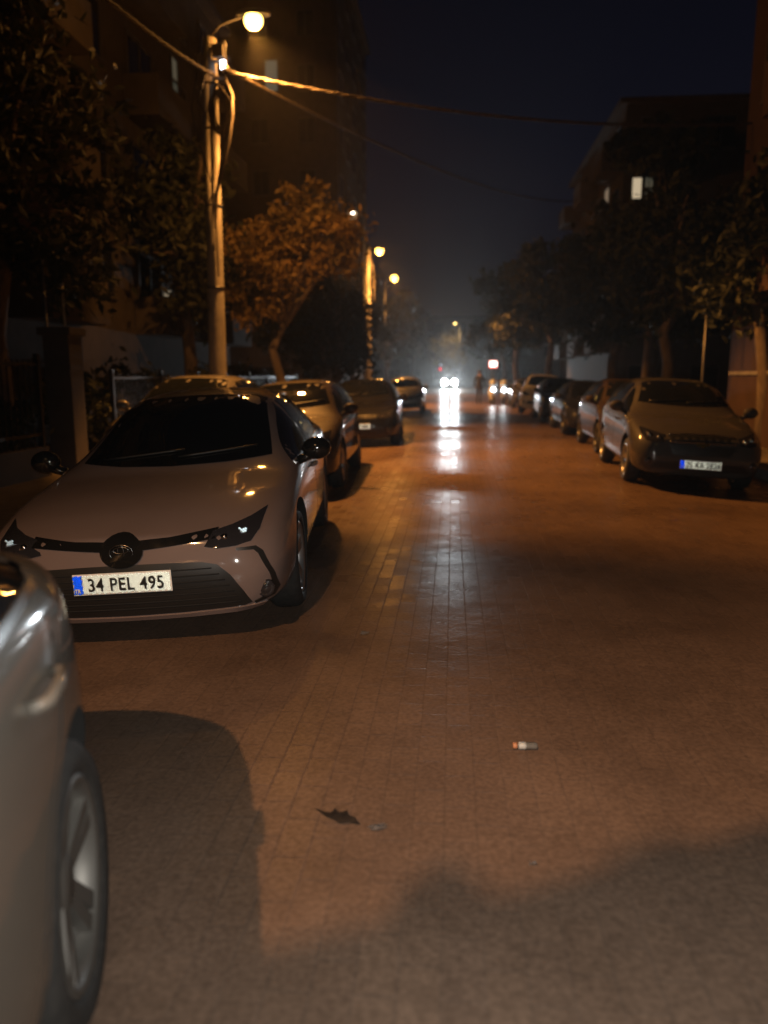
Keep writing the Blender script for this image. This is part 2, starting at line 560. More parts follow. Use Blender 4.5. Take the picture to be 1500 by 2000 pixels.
def plate(parent, bvh, z, text, fine=True, y=None, size=.072, groups=None):
    loc, nn = at_surf(bvh, 'front', 0, z)
    yf = loc.y - .014
    mt = Matrix.Translation((0, yf, z)) @ Matrix.Rotation(R(90), 4, 'X')   # local x right, y up, z out of the nose
    bm = bmesh.new()
    box(bm, (0, yf + .006, z), (.522, .008, .114), bevel=.002)
    p = fin('licence_plate', bm, MAT['plate_white'], parent)
    if fine:
        bm = bmesh.new()
        cube_corners(bm, .470, .108, .0065, mt @ Matrix.Translation((.022, 0, -.0015)))
        fin('reflective_sheet', bm, MAT['retro_white'], p)
        bm = bmesh.new()
        cube_corners(bm, .056, .108, .0065, mt @ Matrix.Translation((-.233, 0, -.0015)))
        fin('blue_band', bm, MAT['retro_blue'], p)
    else:
        bm = bmesh.new()
        cube_corners(bm, .470, .108, .013, mt @ Matrix.Translation((.022, 0, -.004)))
        fin('reflective_sheet', bm, MAT['retro_white'], p)
        bm = bmesh.new()
        cube_corners(bm, .056, .108, .0085, mt @ Matrix.Translation((-.233, 0, -.0015)))
        fin('blue_band', bm, MAT['retro_blue'], p)
    zz = .014
    text_mesh('plate_lettering', text, .098, MAT['plate_ink'], p, mt @ Matrix.Translation((.024, -.004, zz)), .84, .0012)
    text_mesh('country_letters', 'TR', .03, MAT['plate_white'], p, mt @ Matrix.Translation((-.233, -.03, zz)), .8, .001)
    return p

def mirror_part(parent, bvh, y, z, side, W, mat):
    bm = bmesh.new()
    bmesh.ops.create_icosphere(bm, subdivisions=3, radius=1)
    for v in bm.verts:
        c = v.co
        c.y = max(c.y, -2) * (1 if c.y < 0 else .35)
        v.co = Vector((c.x * .105 + side * (W + .075), c.y * .075 + y, c.z * .082 + z + .03))
    tube(bm, [(side * (W - .06), y + .01, z - .05), (side * (W + .05), y, z - .015)], [.035, .03], 8)
    o = fin('side_mirror', bm, mat, parent, True)
    return o
BODY = {}
def get_body(kind, mat):
    if kind not in BODY:
        me = body_mesh('body', TYPES[kind], mat)
        BODY[kind] = (me, bvh_of(me))
    return BODY[kind]

def make_car(name, kind, pm, label, group, loc, rz=0, roll=0, front='plain', plate_text=None, fine=False, rim=None, spokes=5, detail=True, cat='car', visible='front'):
    T = TYPES[kind]
    L, W = T['L'], T['W']
    me, bvh = get_body(kind, pm)
    q = Matrix.Rotation(rz, 4, 'Z') @ Matrix.Rotation(roll, 4, 'Y')
    car = empty(name, loc, q.to_euler(), label, cat, group)
    me = me.copy(); me.name = 'body'
    me.materials[0] = pm
    body = link('body', me, None, car)
    rm = rim or MAT['alloy']
    for yw in (T['fo'], T['fo'] + T['wb']):
        for s in (-1, 1):
            wheel(car, s * (W - .125), yw, T['r'], rm, spokes, s)
    top, belt = T['top'], T['belt']
    # glass: windscreen, rear window, side windows
    yb = [y for y, z in top if z > curve(belt, y) + .085][0]          # foot of the windscreen
    def yz(z, y0, y1):
        y = y0
        while y < y1 and curve(top, y) < z: y += .01
        return y
    H = max(z for y, z in top)
    zb = curve(top, 1.24) + .02
    wt = H - .075
    ws = [(-.74 * W, zb + .01), (-.4 * W, zb - .012), (0, zb - .02), (.4 * W, zb - .012), (.74 * W, zb + .01), (.60 * W, wt - .03), (.5 * W, wt), (.25 * W, wt + .014), (0, wt + .018), (-.25 * W, wt + .014), (-.5 * W, wt), (-.60 * W, wt - .03)]
    patch('windscreen', ws, 'front', bvh, MAT['glass'], car, .004, .06)
    yr = L - (.62 if kind in ('sedan', 'saloon') else .2)
    zr0 = curve(top, yr) + .03
    patch('rear_window', [(-.66 * W, zr0), (0, zr0 - .015), (.66 * W, zr0), (.56 * W, H - .11), (0, H - .09), (-.56 * W, H - .11)], 'rear', bvh, MAT['glass'], car, .004, .07)
    y1 = 1.5
    z1 = curve(belt, y1)
    roofz = lambda y: curve(top, y) - .085
    if kind in ('sedan', 'saloon'):
        ye = L - (.88 if kind == 'sedan' else .60)
        side = [(1.42, curve(belt, 1.42) + .035), (2.0, curve(belt, 2) + .03), (2.75, curve(belt, 2.75) + .03), (ye - .1, curve(belt, ye) + .035), (ye + .06, curve(belt, ye) + .075), (ye - .12, roofz(ye - .12) - .035), (ye - .4, roofz(ye - .4)), (2.75, roofz(2.75)), (2.3, roofz(2.3) - .005), (1.95, roofz(1.95) - .03)]
    else:
        ye = L - .35
        side = [(1.3, curve(belt, 1.3) + .04), (2.0, curve(belt, 2) + .03), (2.75, curve(belt, 2.75) + .03), (ye - .25, curve(belt, ye - .3) + .05), (ye - .12, curve(belt, ye - .2) + .12), (ye - .3, roofz(ye - .3) - .02), (2.75, roofz(2.75)), (2.2, roofz(2.2) - .005), (1.8, roofz(1.8) - .03)]
    ymid = 2.02 if kind in ('hatch',) else 2.35
    # split the side glass at the centre pillar
    def clip(poly, yc, keep):
        out = []
        for a, b in zip(poly, poly[1:] + poly[:1]):
            ia, ib = (a[0] <= yc) == keep, (b[0] <= yc) == keep
            if ia: out.append(a)
            if ia != ib:
                t = (yc - a[0]) / (b[0] - a[0])
                out.append((yc, lerp(a[1], b[1], t)))
        return out
    for ax in ('left', 'right'):
        for keep, yc in ((True, ymid - .045), (False, ymid + .045)):
            pl = clip(side, yc, keep)
            if len(pl) > 2: patch('side_window', pl, ax, bvh, MAT['glass'], car, .003, .06)
        if detail:
            tr = [(y, z) for (y, z) in side]
            strip = []
            for yy in [side[0][0] + .02 + i * .12 for i in range(int((ye - side[0][0]) / .12))]:
                strip.append((yy, curve(belt, yy) + .03))
            if kind in ('sedan', 'saloon'):
                pl = strip + [(a, b - .018) for a, b in strip[::-1]]
                patch('window_trim', pl, ax, bvh, MAT['dull_chrome'], car, .008, .12, .012)
    # door shut lines and handles, both sides
    if detail:
        for ax, s in (('left', -1), ('right', 1)):
            for yd0, yd1 in ((1.32, ymid), (ymid, T['fo'] + T['wb'] - .02)):
                last = yd1 > ymid
                zt0 = curve(belt, yd1) - .02
                zs0 = curve(T['sill'], 2) + .12
                if not last: path = [(yd1, zt0), (yd1, zs0 + .05), (yd1 - .06, zs0)]
                else:
                    yw, rr = T['fo'] + T['wb'], T['r'] + .10
                    path = [(yd1 + .02, zt0 + .03), (yd1 + .01, zt0 - .13)] + [(yw + rr * math.cos(a), T['r'] + rr * math.sin(a)) for a in [R(d) for d in (108, 125, 142, 158, 172)]]
                w2 = .005
                pl = [(y - w2, z) for y, z in path] + [(y + w2, z + .002) for y, z in path[::-1]]
                patch('door_seam', pl, ax, bvh, MAT['well'], car, .0015, .08, .004)
                hy = yd1 - .17
                bmh = bmesh.new()
                loc_, nn = at_surf(bvh, ax, hy, curve(belt, hy) - .115)
                tube(bmh, [loc_ + Vector((0, -.09, 0)), loc_ + nn * .028 + Vector((0, -.075, 0)), loc_ + nn * .032, loc_ + nn * .028 + Vector((0, .075, .003)), loc_ + Vector((0, .09, .003))], [.012, .013, .014, .013, .012], 8)
                fin('door_handle', bmh, pm, car, True)
    for s in (-1, 1):
        mirror_part(car, bvh, 1.52 if kind != 'hatch' else 1.38, curve(belt, 1.5) + .07, s, W, MAT['gloss_black'] if front == 'wide' else pm)
    # tail lights
    zt = curve(belt, L - .12) - .10
    for s in (-1, 1):
        pl = [(.50 * W, zt - .05), (.80 * W, zt - .06), (.9 * W, zt + .0), (.86 * W, zt + .09), (.52 * W, zt + .05)]
        patch('tail_light', pl if s > 0 else mirror(pl), 'rear', bvh, MAT['tail_red'], car, .006, .05)
    if kind in ('hatch', 'suv'):
        pass
    # ---------------- the face
    F = lambda nm, pl, m, off=.006, res=.05, rnd=0, sk=.014: patch(nm, pl, 'front', bvh, m, car, off, res, sk, rnd)
    if front == 'wide':           # saloon: slim lamps joined by a black bar, deep trapezoid intake
        hl = [(.435, .605), (.50, .592), (.60, .598), (.675, .612), (.715, .66), (.735, .745), (.66, .715), (.57, .690), (.475, .672)]
        for s in (1, -1):
            o = hl if s > 0 else mirror(hl)
            h = F('headlight', o, MAT['lamp_glass'], .008)
            for (cx, cz, rr) in ((.635, .662, .032), (.54, .645, .02)):
                loc_, nn = at_surf(bvh, 'front', s * cx, cz)
                bmh = bmesh.new()
                if cx > .6:
                    mt = Matrix.Translation((s * cx, loc_.y - .022, cz)) @ Matrix.Rotation(R(90), 4, 'X')
                    cube_corners(bmh, .05, .05, .009, mt)
                    fin('lamp_reflector', bmh, MAT['retro_lens'], h)
                else:
                    lathe(bmh, [(.001, -.012), (rr * .7, -.009), (rr, 0), (rr, .02)], 18, 'y', (s * cx, loc_.y - .004, cz))
                    fin('projector_lens', bmh, MAT['lens_chrome'], h)
        bar = [(-.5, .685), (-.25, .662), (0, .652), (.25, .662), (.5, .685), (.49, .642), (.25, .618), (.10, .606), (-.10, .606), (-.25, .618), (-.49, .642)]
        F('grille_bar', bar, MAT['gloss_black'], .007)
        bd = [(.115 * math.cos(a), .605 + .085 * math.sin(a)) for a in [2 * PI * k / 24 for k in range(24)]]
        e = F('emblem', bd, MAT['gloss_black'], .013, .05)
        loc_, nn = at_surf(bvh, 'front', 0, .605)
        bmh = bmesh.new()
        def ring(rx, rz, cz, tk=.0035):
            tube(bmh, [(rx * math.cos(a), loc_.y - .017, cz + rz * math.sin(a)) for a in [2 * PI * k / 28 for k in range(29)]], tk, 5, False)
        ring(.062, .042, .605); ring(.040, .017, .617); ring(.016, .041, .605)
        fin('emblem_rings', bmh, MAT['dull_chrome'], e, True)
        gr = [(-.66, .275), (-.62, .262), (-.3, .25), (0, .247), (.3, .25), (.62, .262), (.66, .275), (.62, .36), (.565, .45), (.50, .51), (.42, .528), (.2, .535), (0, .537), (-.2, .535), (-.42, .528), (-.50, .51), (-.565, .45), (-.62, .36)]
        g = F('grille', gr, MAT['black_trim'], .004, .06)
        bmh = bmesh.new()
        for k in range(7):
            z = .29 + k * .034
            xx = curve([(.26, .62), (.36, .58), (.45, .52), (.52, .44)], z)
            pts = []
            for i in range(9):
                x = lerp(-xx, xx, i / 8)
                l2, n2 = at_surf(bvh, 'front', x, z)
                pts.append((x, l2.y - .006, z))
            tube(bmh, pts, .0035, 5)
        fin('grille_slats', bmh, MAT['well'], g, True)
        lip = [(-.70, .235), (-.3, .222), (0, .22), (.3, .222), (.70, .235), (.73, .262), (.3, .246), (0, .243), (-.3, .246), (-.73, .262)]
        F('bumper_lip', lip, pm, .012, .06)
        for s in (1, -1):
            fg = [(.60, .588), (.70, .585), (.735, .555), (.785, .43), (.80, .33), (.77, .285), (.67, .262), (.67, .277), (.75, .305), (.775, .345), (.762, .43), (.712, .545), (.69, .568), (.60, .575)]
            f_ = F('fog_light_trim', fg if s > 0 else mirror(fg), MAT['black_trim'], .006, .04)
            loc_, nn = at_surf(bvh, 'front', s * .735, .345)
            bmh = bmesh.new()
            lathe(bmh, [(.001, -.014), (.03, -.012), (.036, -.004), (.048, -.010), (.052, .02)], 20, 'y', (s * .735, loc_.y - .004, .345))
            fin('fog_light', bmh, MAT['lamp_glass'], f_)
    else:
        k = {'sedan': 0, 'saloon': .02, 'hatch': .03, 'suv': .15}[kind]
        zl = .66 + k
        hl = [(.47, zl - .045), (.60, zl - .06), (.71, zl - .04), (.755, zl + .03), (.765, zl + .11), (.70, zl + .10), (.56, zl + .06), (.46, zl + .035)]
        hl = [(x * W / .88, z) for x, z in hl]
        for s in (1, -1):
            h = F('headlight', hl if s > 0 else mirror(hl), MAT['lamp_glass'], .008)
            for (cx, cz, rr) in ((.66, zl + .02, .042), (.55, zl + .0, .032)):
                cx *= W / .88
                loc_, nn = at_surf(bvh, 'front', s * cx, cz)
                bmh = bmesh.new()
                lathe(bmh, [(.001, -.016), (rr * .7, -.012), (rr, 0), (rr, .02)], 18, 'y', (s * cx, loc_.y - .004, cz))
                fin('headlight_bulb', bmh, MAT['lens_chrome'], h)
        if front == 'split':      # two-deck grille parted by a body coloured bar
            F('grille', [(-.40, zl - .02), (.40, zl - .02), (.44, zl + .045), (.2, zl + .062), (-.2, zl + .062), (-.44, zl + .045)], MAT['black_trim'], .005)
            g = F('grille', [(-.36, zl - .20), (0, zl - .21), (.36, zl - .20), (.42, zl - .075), (-.42, zl - .075)], MAT['black_trim'], .005)
            bmh = bmesh.new()
            for pl in ([(-.42, zl - .035), (.42, zl - .035)], [(-.42, zl + .05), (-.2, zl + .068), (.2, zl + .068), (.42, zl + .05)]):
                pts = []
                for (xa, za), (xb, zb_) in zip(pl, pl[1:]):
                    for i in range(9):
                        x, z = lerp(xa, xb, i / 8), lerp(za, zb_, i / 8)
                        l2, n2 = at_surf(bvh, 'front', x, z)
                        pts.append((x, l2.y - .008, z))
                tube(bmh, pts, .008, 5)
            fin('grille_surround', bmh, MAT['chrome'], car, True)
            e = [(-.085, zl - .075), (-.03, zl - .075), (-.03, zl - .06 - .035), (.03, zl - .095), (.03, zl - .075), (.085, zl - .075), (.075, zl - .04), (.03, zl - .04), (.03, zl - .02), (-.03, zl - .02), (-.03, zl - .04), (-.075, zl - .04)]
            M_e = MAT.setdefault('gold_emblem', M('gold_emblem', (.55, .38, .10), rough=.25, metal=1.0))
            patch('emblem', [(x, z) for x, z in e], 'front', bvh, M_e, car, .012, .03, .014)
            low = [(-.62, .27 + k), (0, .255 + k), (.62, .27 + k), (.55, .36 + k), (-.55, .36 + k)]
            pz = .37
        elif front == 'lozenge':
            F('grille', [(-.42, zl - .06), (.42, zl - .06), (.46, zl + .03), (-.46, zl + .03)], MAT['black_trim'], .005)
            loc_, nn = at_surf(bvh, 'front', 0, zl)
            bmh = bmesh.new()
            dia = [(0, zl + .075), (.055, zl), (0, zl - .075), (-.055, zl), (0, zl + .075)]
            tube(bmh, [(x, loc_.y - .018, z) for x, z in dia], .013, 6, False)
            fin('emblem', bmh, MAT['chrome'], car)
            low = [(-.58, .28 + k), (0, .265 + k), (.58, .28 + k), (.52, .44 + k), (-.52, .44 + k)]
            pz = .46 + k
        else:
            g = F('grille', [(-.40, zl - .10), (0, zl - .11), (.40, zl - .10), (.44, zl + .02), (0, zl + .035), (-.44, zl + .02)], MAT['black_trim'], .005)
            bmh = bmesh.new()
            for dz in (-.065, -.03, .005):
                pts = []
                for i in range(9):
                    x = lerp(-.4, .4, i / 8)
                    l2, n2 = at_surf(bvh, 'front', x, zl + dz)
                    pts.append((x, l2.y - .008, zl + dz))
                tube(bmh, pts, .006, 5)
            fin('grille_slats', bmh, MAT['dull_chrome'], g, True)
            low = [(-.60, .28 + k), (0, .265 + k), (.60, .28 + k), (.52, .42 + k), (-.52, .42 + k)]
            pz = .47 + k
        F('air_intake', low, MAT['black_trim'], .004)
        for s in (1, -1):
            loc_, nn = at_surf(bvh, 'front', s * .66 * W / .88, .36 + k)
            bmh = bmesh.new()
            lathe(bmh, [(.001, -.012), (.034, -.010), (.042, -.002), (.05, -.008), (.054, .02)], 20, 'y', (s * .66 * W / .88, loc_.y - .004, .36 + k))
            fin('fog_light', bmh, MAT['lamp_glass'], car)
    if front == 'wide': pz = .447
    if plate_text is not None:
        plate(car, bvh, pz, plate_text, fine)
    # wipers lie on the foot of the windscreen
    bmh = bmesh.new()
    for x0, x1 in ((-.5, .05), (.02, .55)):
        pts = []
        for i in range(6):
            x = lerp(x0, x1, i / 5)
            l2, n2 = at_surf(bvh, 'front', x, zb + .02 + .07 * (i / 5) * 0.6)
            pts.append(l2 + n2 * .014)
        tube(bmh, pts, .008, 5)
    fin('wiper', bmh, MAT['black_trim'], car, True)
    if kind == 'suv':
        for s in (-1, 1):
            bmh = bmesh.new()
            pts = []
            for y in (2.0, 2.1, 2.6, 3.1, 3.6, 3.7):
                l2, n2 = at_surf(bvh, 'top', s * .56 * W, y)
                pts.append(l2 + n2 * (.045 if 2.05 < y < 3.65 else .0))
            tube(bmh, pts, .016, 6)
            fin('roof_rail', bmh, MAT['dull_chrome'], car, True)
    return car

def children(o): return [c for c in bpy.data.objects if c.parent == o]
# ------------------------------------------------------------------ road
XC, KC = .75, .010
KL, KR = -3.2, 4.95           # kerb lines
def zroad(x, y=0):
    return -KC * (x - XC) ** 2 + .012 * math.sin(y * .55 + .4) * (1 if y > 0 else 1) + .006 * math.sin(y * 1.7 + x * .6)

def brick_material(name, c1, c2, mortar, bw, bh, rough, rvar, bump=.5, turn=False):
    m = bpy.data.materials.new(name)
    n, l = nt(m)
    p = n['Principled BSDF']
    tc = n.new('ShaderNodeTexCoord')
    nz = n.new('ShaderNodeTexNoise'); nz.inputs['Scale'].default_value = 6; nz.inputs['Detail'].default_value = 3
    l.new(tc.outputs['Object'], nz.inputs['Vector'])
    wob = n.new('ShaderNodeVectorMath'); wob.operation = 'SCALE'; wob.inputs['Scale'].default_value = .012
    l.new(nz.outputs['Color'], wob.inputs[0])
    add = n.new('ShaderNodeVectorMath'); add.operation = 'ADD'
    mp = n.new('ShaderNodeMapping'); mp.inputs['Rotation'].default_value = (0, 0, R(90) if turn else 0)
    l.new(tc.outputs['Object'], mp.inputs['Vector'])
    l.new(mp.outputs['Vector'], add.inputs[0]); l.new(wob.outputs[0], add.inputs[1])
    br = n.new('ShaderNodeTexBrick')
    br.inputs['Scale'].default_value = 1
    br.inputs['Color1'].default_value = (*c1, 1)
    br.inputs['Color2'].default_value = (*c2, 1)
    br.inputs['Mortar'].default_value = (*mortar, 1)
    br.inputs['Mortar Size'].default_value = .005
    br.inputs['Mortar Smooth'].default_value = .4
    br.inputs['Brick Width'].default_value = bw
    br.inputs['Row Height'].default_value = bh
    br.inputs['Bias'].default_value = -.1
    l.new(add.outputs[0], br.inputs['Vector'])
    # large stains and wear over the paving
    st = n.new('ShaderNodeTexNoise'); st.inputs['Scale'].default_value = .55; st.inputs['Detail'].default_value = 9; st.inputs['Roughness'].default_value = .62
    l.new(tc.outputs['Object'], st.inputs['Vector'])
    cr = n.new('ShaderNodeValToRGB')
    cr.color_ramp.elements[0].position = .32; cr.color_ramp.elements[0].color = (.54, .52, .50, 1)
    cr.color_ramp.elements[1].position = .68; cr.color_ramp.elements[1].color = (1.12, 1.1, 1.08, 1)
    l.new(st.outputs['Fac'], cr.inputs['Fac'])
    mu = n.new('ShaderNodeMixRGB'); mu.blend_type = 'MULTIPLY'; mu.inputs['Fac'].default_value = 1
    l.new(br.outputs['Color'], mu.inputs['Color1']); l.new(cr.outputs['Color'], mu.inputs['Color2'])
    fn = n.new('ShaderNodeTexNoise'); fn.inputs['Scale'].default_value = 55; fn.inputs['Detail'].default_value = 5
    l.new(tc.outputs['Object'], fn.inputs['Vector'])
    cr2 = n.new('ShaderNodeValToRGB')
    cr2.color_ramp.elements[0].position = .3; cr2.color_ramp.elements[0].color = (.75, .75, .75, 1)
    cr2.color_ramp.elements[1].position = .7; cr2.color_ramp.elements[1].color = (1.2, 1.2, 1.2, 1)
    l.new(fn.outputs['Fac'], cr2.inputs['Fac'])
    mu2 = n.new('ShaderNodeMixRGB'); mu2.blend_type = 'MULTIPLY'; mu2.inputs['Fac'].default_value = 1
    l.new(mu.outputs['Color'], mu2.inputs['Color1']); l.new(cr2.outputs['Color'], mu2.inputs['Color2'])
    l.new(mu2.outputs['Color'], p.inputs['Base Color'])
    # gloss: worn crowns of the blocks, dull joints and dirty patches
    mr = n.new('ShaderNodeMapRange')
    mr.inputs['From Min'].default_value = .3; mr.inputs['From Max'].default_value = .7
    mr.inputs['To Min'].default_value = rough; mr.inputs['To Max'].default_value = rough + rvar
    st2 = n.new('ShaderNodeTexNoise'); st2.inputs['Scale'].default_value = 1.6; st2.inputs['Detail'].default_value = 6
    l.new(tc.outputs['Object'], st2.inputs['Vector'])
    l.new(st2.outputs['Fac'], mr.inputs['Value'])
    # every block is worn to its own gloss
    bw2 = n.new('ShaderNodeTexBrick'); bw2.inputs['Scale'].default_value = 1
    bw2.inputs['Color1'].default_value = (0, 0, 0, 1); bw2.inputs['Color2'].default_value = (1, 1, 1, 1)
    bw2.inputs['Mortar Size'].default_value = 0; bw2.inputs['Brick Width'].default_value = bw; bw2.inputs['Row Height'].default_value = bh
    l.new(add.outputs[0], bw2.inputs['Vector'])
    ad = n.new('ShaderNodeMath'); ad.operation = 'MULTIPLY_ADD'; ad.inputs[1].default_value = .10
    l.new(bw2.outputs['Color'], ad.inputs[0]); l.new(mr.outputs['Result'], ad.inputs[2])
    mx = n.new('ShaderNodeMix'); mx.data_type = 'FLOAT'
    l.new(br.outputs['Fac'], mx.inputs['Factor'])
    l.new(ad.outputs[0], mx.inputs['A'])
    mx.inputs['B'].default_value = rough + .28
    l.new(mx.outputs['Result'], p.inputs['Roughness'])
    # height: joints, per-block tilt and grain
    inv = n.new('ShaderNodeMath'); inv.operation = 'SUBTRACT'; inv.inputs[0].default_value = 1
    l.new(br.outputs['Fac'], inv.inputs[1])
    b1 = n.new('ShaderNodeBump'); b1.inputs['Strength'].default_value = bump; b1.inputs['Distance'].default_value = .006
    l.new(inv.outputs[0], b1.inputs['Height'])
    b2 = n.new('ShaderNodeBump'); b2.inputs['Strength'].default_value = .22; b2.inputs['Distance'].default_value = .004
    l.new(fn.outputs['Fac'], b2.inputs['Height'])
    l.new(b1.outputs['Normal'], b2.inputs['Normal'])
    b3 = n.new('ShaderNodeBump'); b3.inputs['Strength'].default_value = .22; b3.inputs['Distance'].default_value = .02
    n3 = n.new('ShaderNodeTexNoise'); n3.inputs['Scale'].default_value = 2.6; n3.inputs['Detail'].default_value = 3
    l.new(tc.outputs['Object'], n3.inputs['Vector'])
    l.new(n3.outputs['Fac'], b3.inputs['Height'])
    l.new(b2.outputs['Normal'], b3.inputs['Normal'])
    l.new(b3.outputs['Normal'], p.inputs['Normal'])
    p.inputs['Specular IOR Level'].default_value = .07
    return m

MAT['road'] = brick_material('block_paving', (.156, .107, .080), (.174, .118, .086), (.148, .103, .078), .21, .105, .235, .07, .12, True)
MAT['pave'] = brick_material('pavement_tiles', (.16, .14, .12), (.19, .165, .14), (.06, .055, .05), .30, .30, .6, .2)
MAT['kerb'] = add_noise(M('kerb_concrete', (.3, .29, .27), rough=.8), 9, (.18, .17, .155), (.30, .285, .265), .3)
MAT['soil'] = add_noise(M('bare_ground', (.08, .07, .05), rough=.95), 3, (.045, .04, .03), (.09, .078, .055), .5)
MAT['concrete'] = add_noise(M('cast_concrete', (.33, .31, .27), rough=.85), 5, (.15, .136, .115), (.25, .23, .195), .25, stretch=(1, 1, .35))
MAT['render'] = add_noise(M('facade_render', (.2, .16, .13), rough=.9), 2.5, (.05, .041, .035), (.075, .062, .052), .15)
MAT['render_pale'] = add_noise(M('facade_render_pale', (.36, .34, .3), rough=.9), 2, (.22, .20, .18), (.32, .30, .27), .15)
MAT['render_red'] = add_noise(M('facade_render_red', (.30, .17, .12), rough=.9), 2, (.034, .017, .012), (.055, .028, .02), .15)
MAT['iron'] = M('painted_iron', (.03, .03, .03), rough=.45, metal=.6)
MAT['galv'] = add_noise(M('galvanised_steel', (.35, .35, .35), rough=.45, metal=.7), 12, (.25, .25, .25), (.4, .4, .4))
MAT['cable'] = add_noise(M('cable_sheath', (.1, .08, .06), rough=.7), 20, (.045, .036, .027), (.12, .095, .075), .5)
MAT['bark'] = add_noise(M('bark', (.12, .09, .07), rough=.95), 8, (.07, .052, .04), (.16, .125, .095), .8, stretch=(1, 1, .25))
MAT['ceramic'] = M('insulator_ceramic', (.75, .73, .68), rough=.2)
MAT['frame'] = M('window_frame', (.07, .065, .06), rough=.5)
MAT['dark_pane'] = M('unlit_pane', (.015, .016, .018), rough=.05)
MAT['shutter'] = M('roller_shutter', (.22, .2, .18), rough=.6)
MAT['wood'] = add_noise(M('weathered_wood', (.16, .10, .06), rough=.8), 6, (.10, .06, .035), (.2, .13, .08), .3, stretch=(1, 8, 1))

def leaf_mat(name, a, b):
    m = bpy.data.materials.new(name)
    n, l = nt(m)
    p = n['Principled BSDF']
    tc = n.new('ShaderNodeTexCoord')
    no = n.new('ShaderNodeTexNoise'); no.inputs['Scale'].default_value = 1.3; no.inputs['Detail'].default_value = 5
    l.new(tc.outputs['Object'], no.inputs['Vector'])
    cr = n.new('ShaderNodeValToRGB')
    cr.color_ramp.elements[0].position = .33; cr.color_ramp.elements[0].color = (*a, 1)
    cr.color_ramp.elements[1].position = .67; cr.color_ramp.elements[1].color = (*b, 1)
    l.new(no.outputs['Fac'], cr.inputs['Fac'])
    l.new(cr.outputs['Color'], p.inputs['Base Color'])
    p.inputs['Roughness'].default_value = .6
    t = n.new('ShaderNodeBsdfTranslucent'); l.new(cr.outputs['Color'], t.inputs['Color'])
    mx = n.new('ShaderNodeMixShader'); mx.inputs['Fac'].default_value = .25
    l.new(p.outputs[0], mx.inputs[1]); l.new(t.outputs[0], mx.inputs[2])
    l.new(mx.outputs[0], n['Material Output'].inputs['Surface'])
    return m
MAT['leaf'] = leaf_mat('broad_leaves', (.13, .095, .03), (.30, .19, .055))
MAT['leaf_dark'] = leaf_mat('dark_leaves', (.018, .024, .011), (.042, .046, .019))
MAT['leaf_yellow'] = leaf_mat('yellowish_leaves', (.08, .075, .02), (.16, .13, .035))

def strip_grid(name, xs, ys, zf, mat):
    verts = [(x, y, zf(x, y)) for y in ys for x in xs]
    nx = len(xs)
    faces = [(j * nx + i, j * nx + i + 1, (j + 1) * nx + i + 1, (j + 1) * nx + i) for j in range(len(ys) - 1) for i in range(nx - 1)]
    o = raw(name, verts, faces, mat, None, True)
    return tag(o, kind='structure')
frange = lambda a, b, s: [a + i * s for i in range(int(round((b - a) / s)) + 1)]

YE = 106
strip_grid('ground', [-400, -60, 0, 60, 400], [-200, -30, 30, 100, 500], lambda x, y: -.42, MAT['soil'])
strip_grid('road', [lerp(KL, KR, i / 24) for i in range(25)], frange(-24, YE, .5), zroad, MAT['road'])
strip_grid('cross_road', frange(-40, 40, 4), [YE, YE + 3.5, YE + 7], lambda x, y: -.16, MAT['road'])
def slab(name, x0, x1, y0, y1, z0, z1, mat, bev=.012):
    bm = bmesh.new()
    box(bm, ((x0 + x1) / 2, (y0 + y1) / 2, (z0 + z1) / 2), (x1 - x0, y1 - y0, z1 - z0), bevel=bev)
    return tag(fin(name, bm, mat), kind='structure')
ZP = -.02
slab('kerb', KL - .15, KL, -24, YE, -.4, ZP + .003, MAT['kerb'])
slab('kerb', KR, KR + .15, -24, YE, -.4, ZP + .003, MAT['kerb'])
slab('pavement', -6.2, KL - .15, -24, YE, -.4, ZP, MAT['pave'], 0)
slab('pavement', KR + .15, 7.0, -24, YE, -.4, ZP, MAT['pave'], 0)
slab('pavement', -40, 40, YE + 7, YE + 10, -.4, ZP, MAT['pave'], 0)
slab('garden_soil', -9.0, -6.2, -24, YE, -.4, ZP + .02, MAT['soil'], 0)

# ------------------------------------------------------------------ parked cars
def stand(x, y): return zroad(x, y)
slope = lambda x: 2 * KC * (x - XC)      # cross fall -> roll about the car's axis
def park(name, kind, pm, label, group, x, y, rz, **k):
    T = TYPES[kind]
    cx = x - math.sin(rz) * T['L'] / 2
    zl, zr_ = zroad(cx - .8, y + 2), zroad(cx + .8, y + 2)
    z = k.pop('z', None)
    roll = math.atan2(zl - zr_, 1.6)
    if z is None: z = (zl + zr_) / 2 + .004
    else: roll = 0
    return make_car(name, kind, pm, label, group, (x, y, z), rz, roll, **k)

GL, GR = 'cars parked along the left kerb', 'cars parked along the right kerb'
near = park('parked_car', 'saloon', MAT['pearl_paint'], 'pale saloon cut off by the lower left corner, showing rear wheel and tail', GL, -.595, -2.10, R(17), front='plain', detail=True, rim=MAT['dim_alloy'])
hero = park('parked_car', 'sedan', MAT['beige_paint'], 'beige saloon nearest the camera facing us, plate 34 PEL 495 under a black grille bar', GL, -1.71, 3.82, R(6.2), front='wide', plate_text='34 PEL 495', fine=True)
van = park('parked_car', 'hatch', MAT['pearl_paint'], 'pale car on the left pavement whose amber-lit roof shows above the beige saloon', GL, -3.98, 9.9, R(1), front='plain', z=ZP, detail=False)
car_b = park('parked_car', 'hatch', MAT['brown_paint'], 'dark bronze hatchback parked right behind the beige saloon, amber light on its windscreen', GL, -2.26, 9.5, R(2.0), front='plain', detail=False)
car_c = park('parked_car', 'hatch', MAT['black_paint'], 'black hatchback with a lozenge emblem and a white plate, third along the left kerb', GL, -1.97, 16.3, R(2), front='lozenge', plate_text='35 BL 338', fine=False, detail=False)
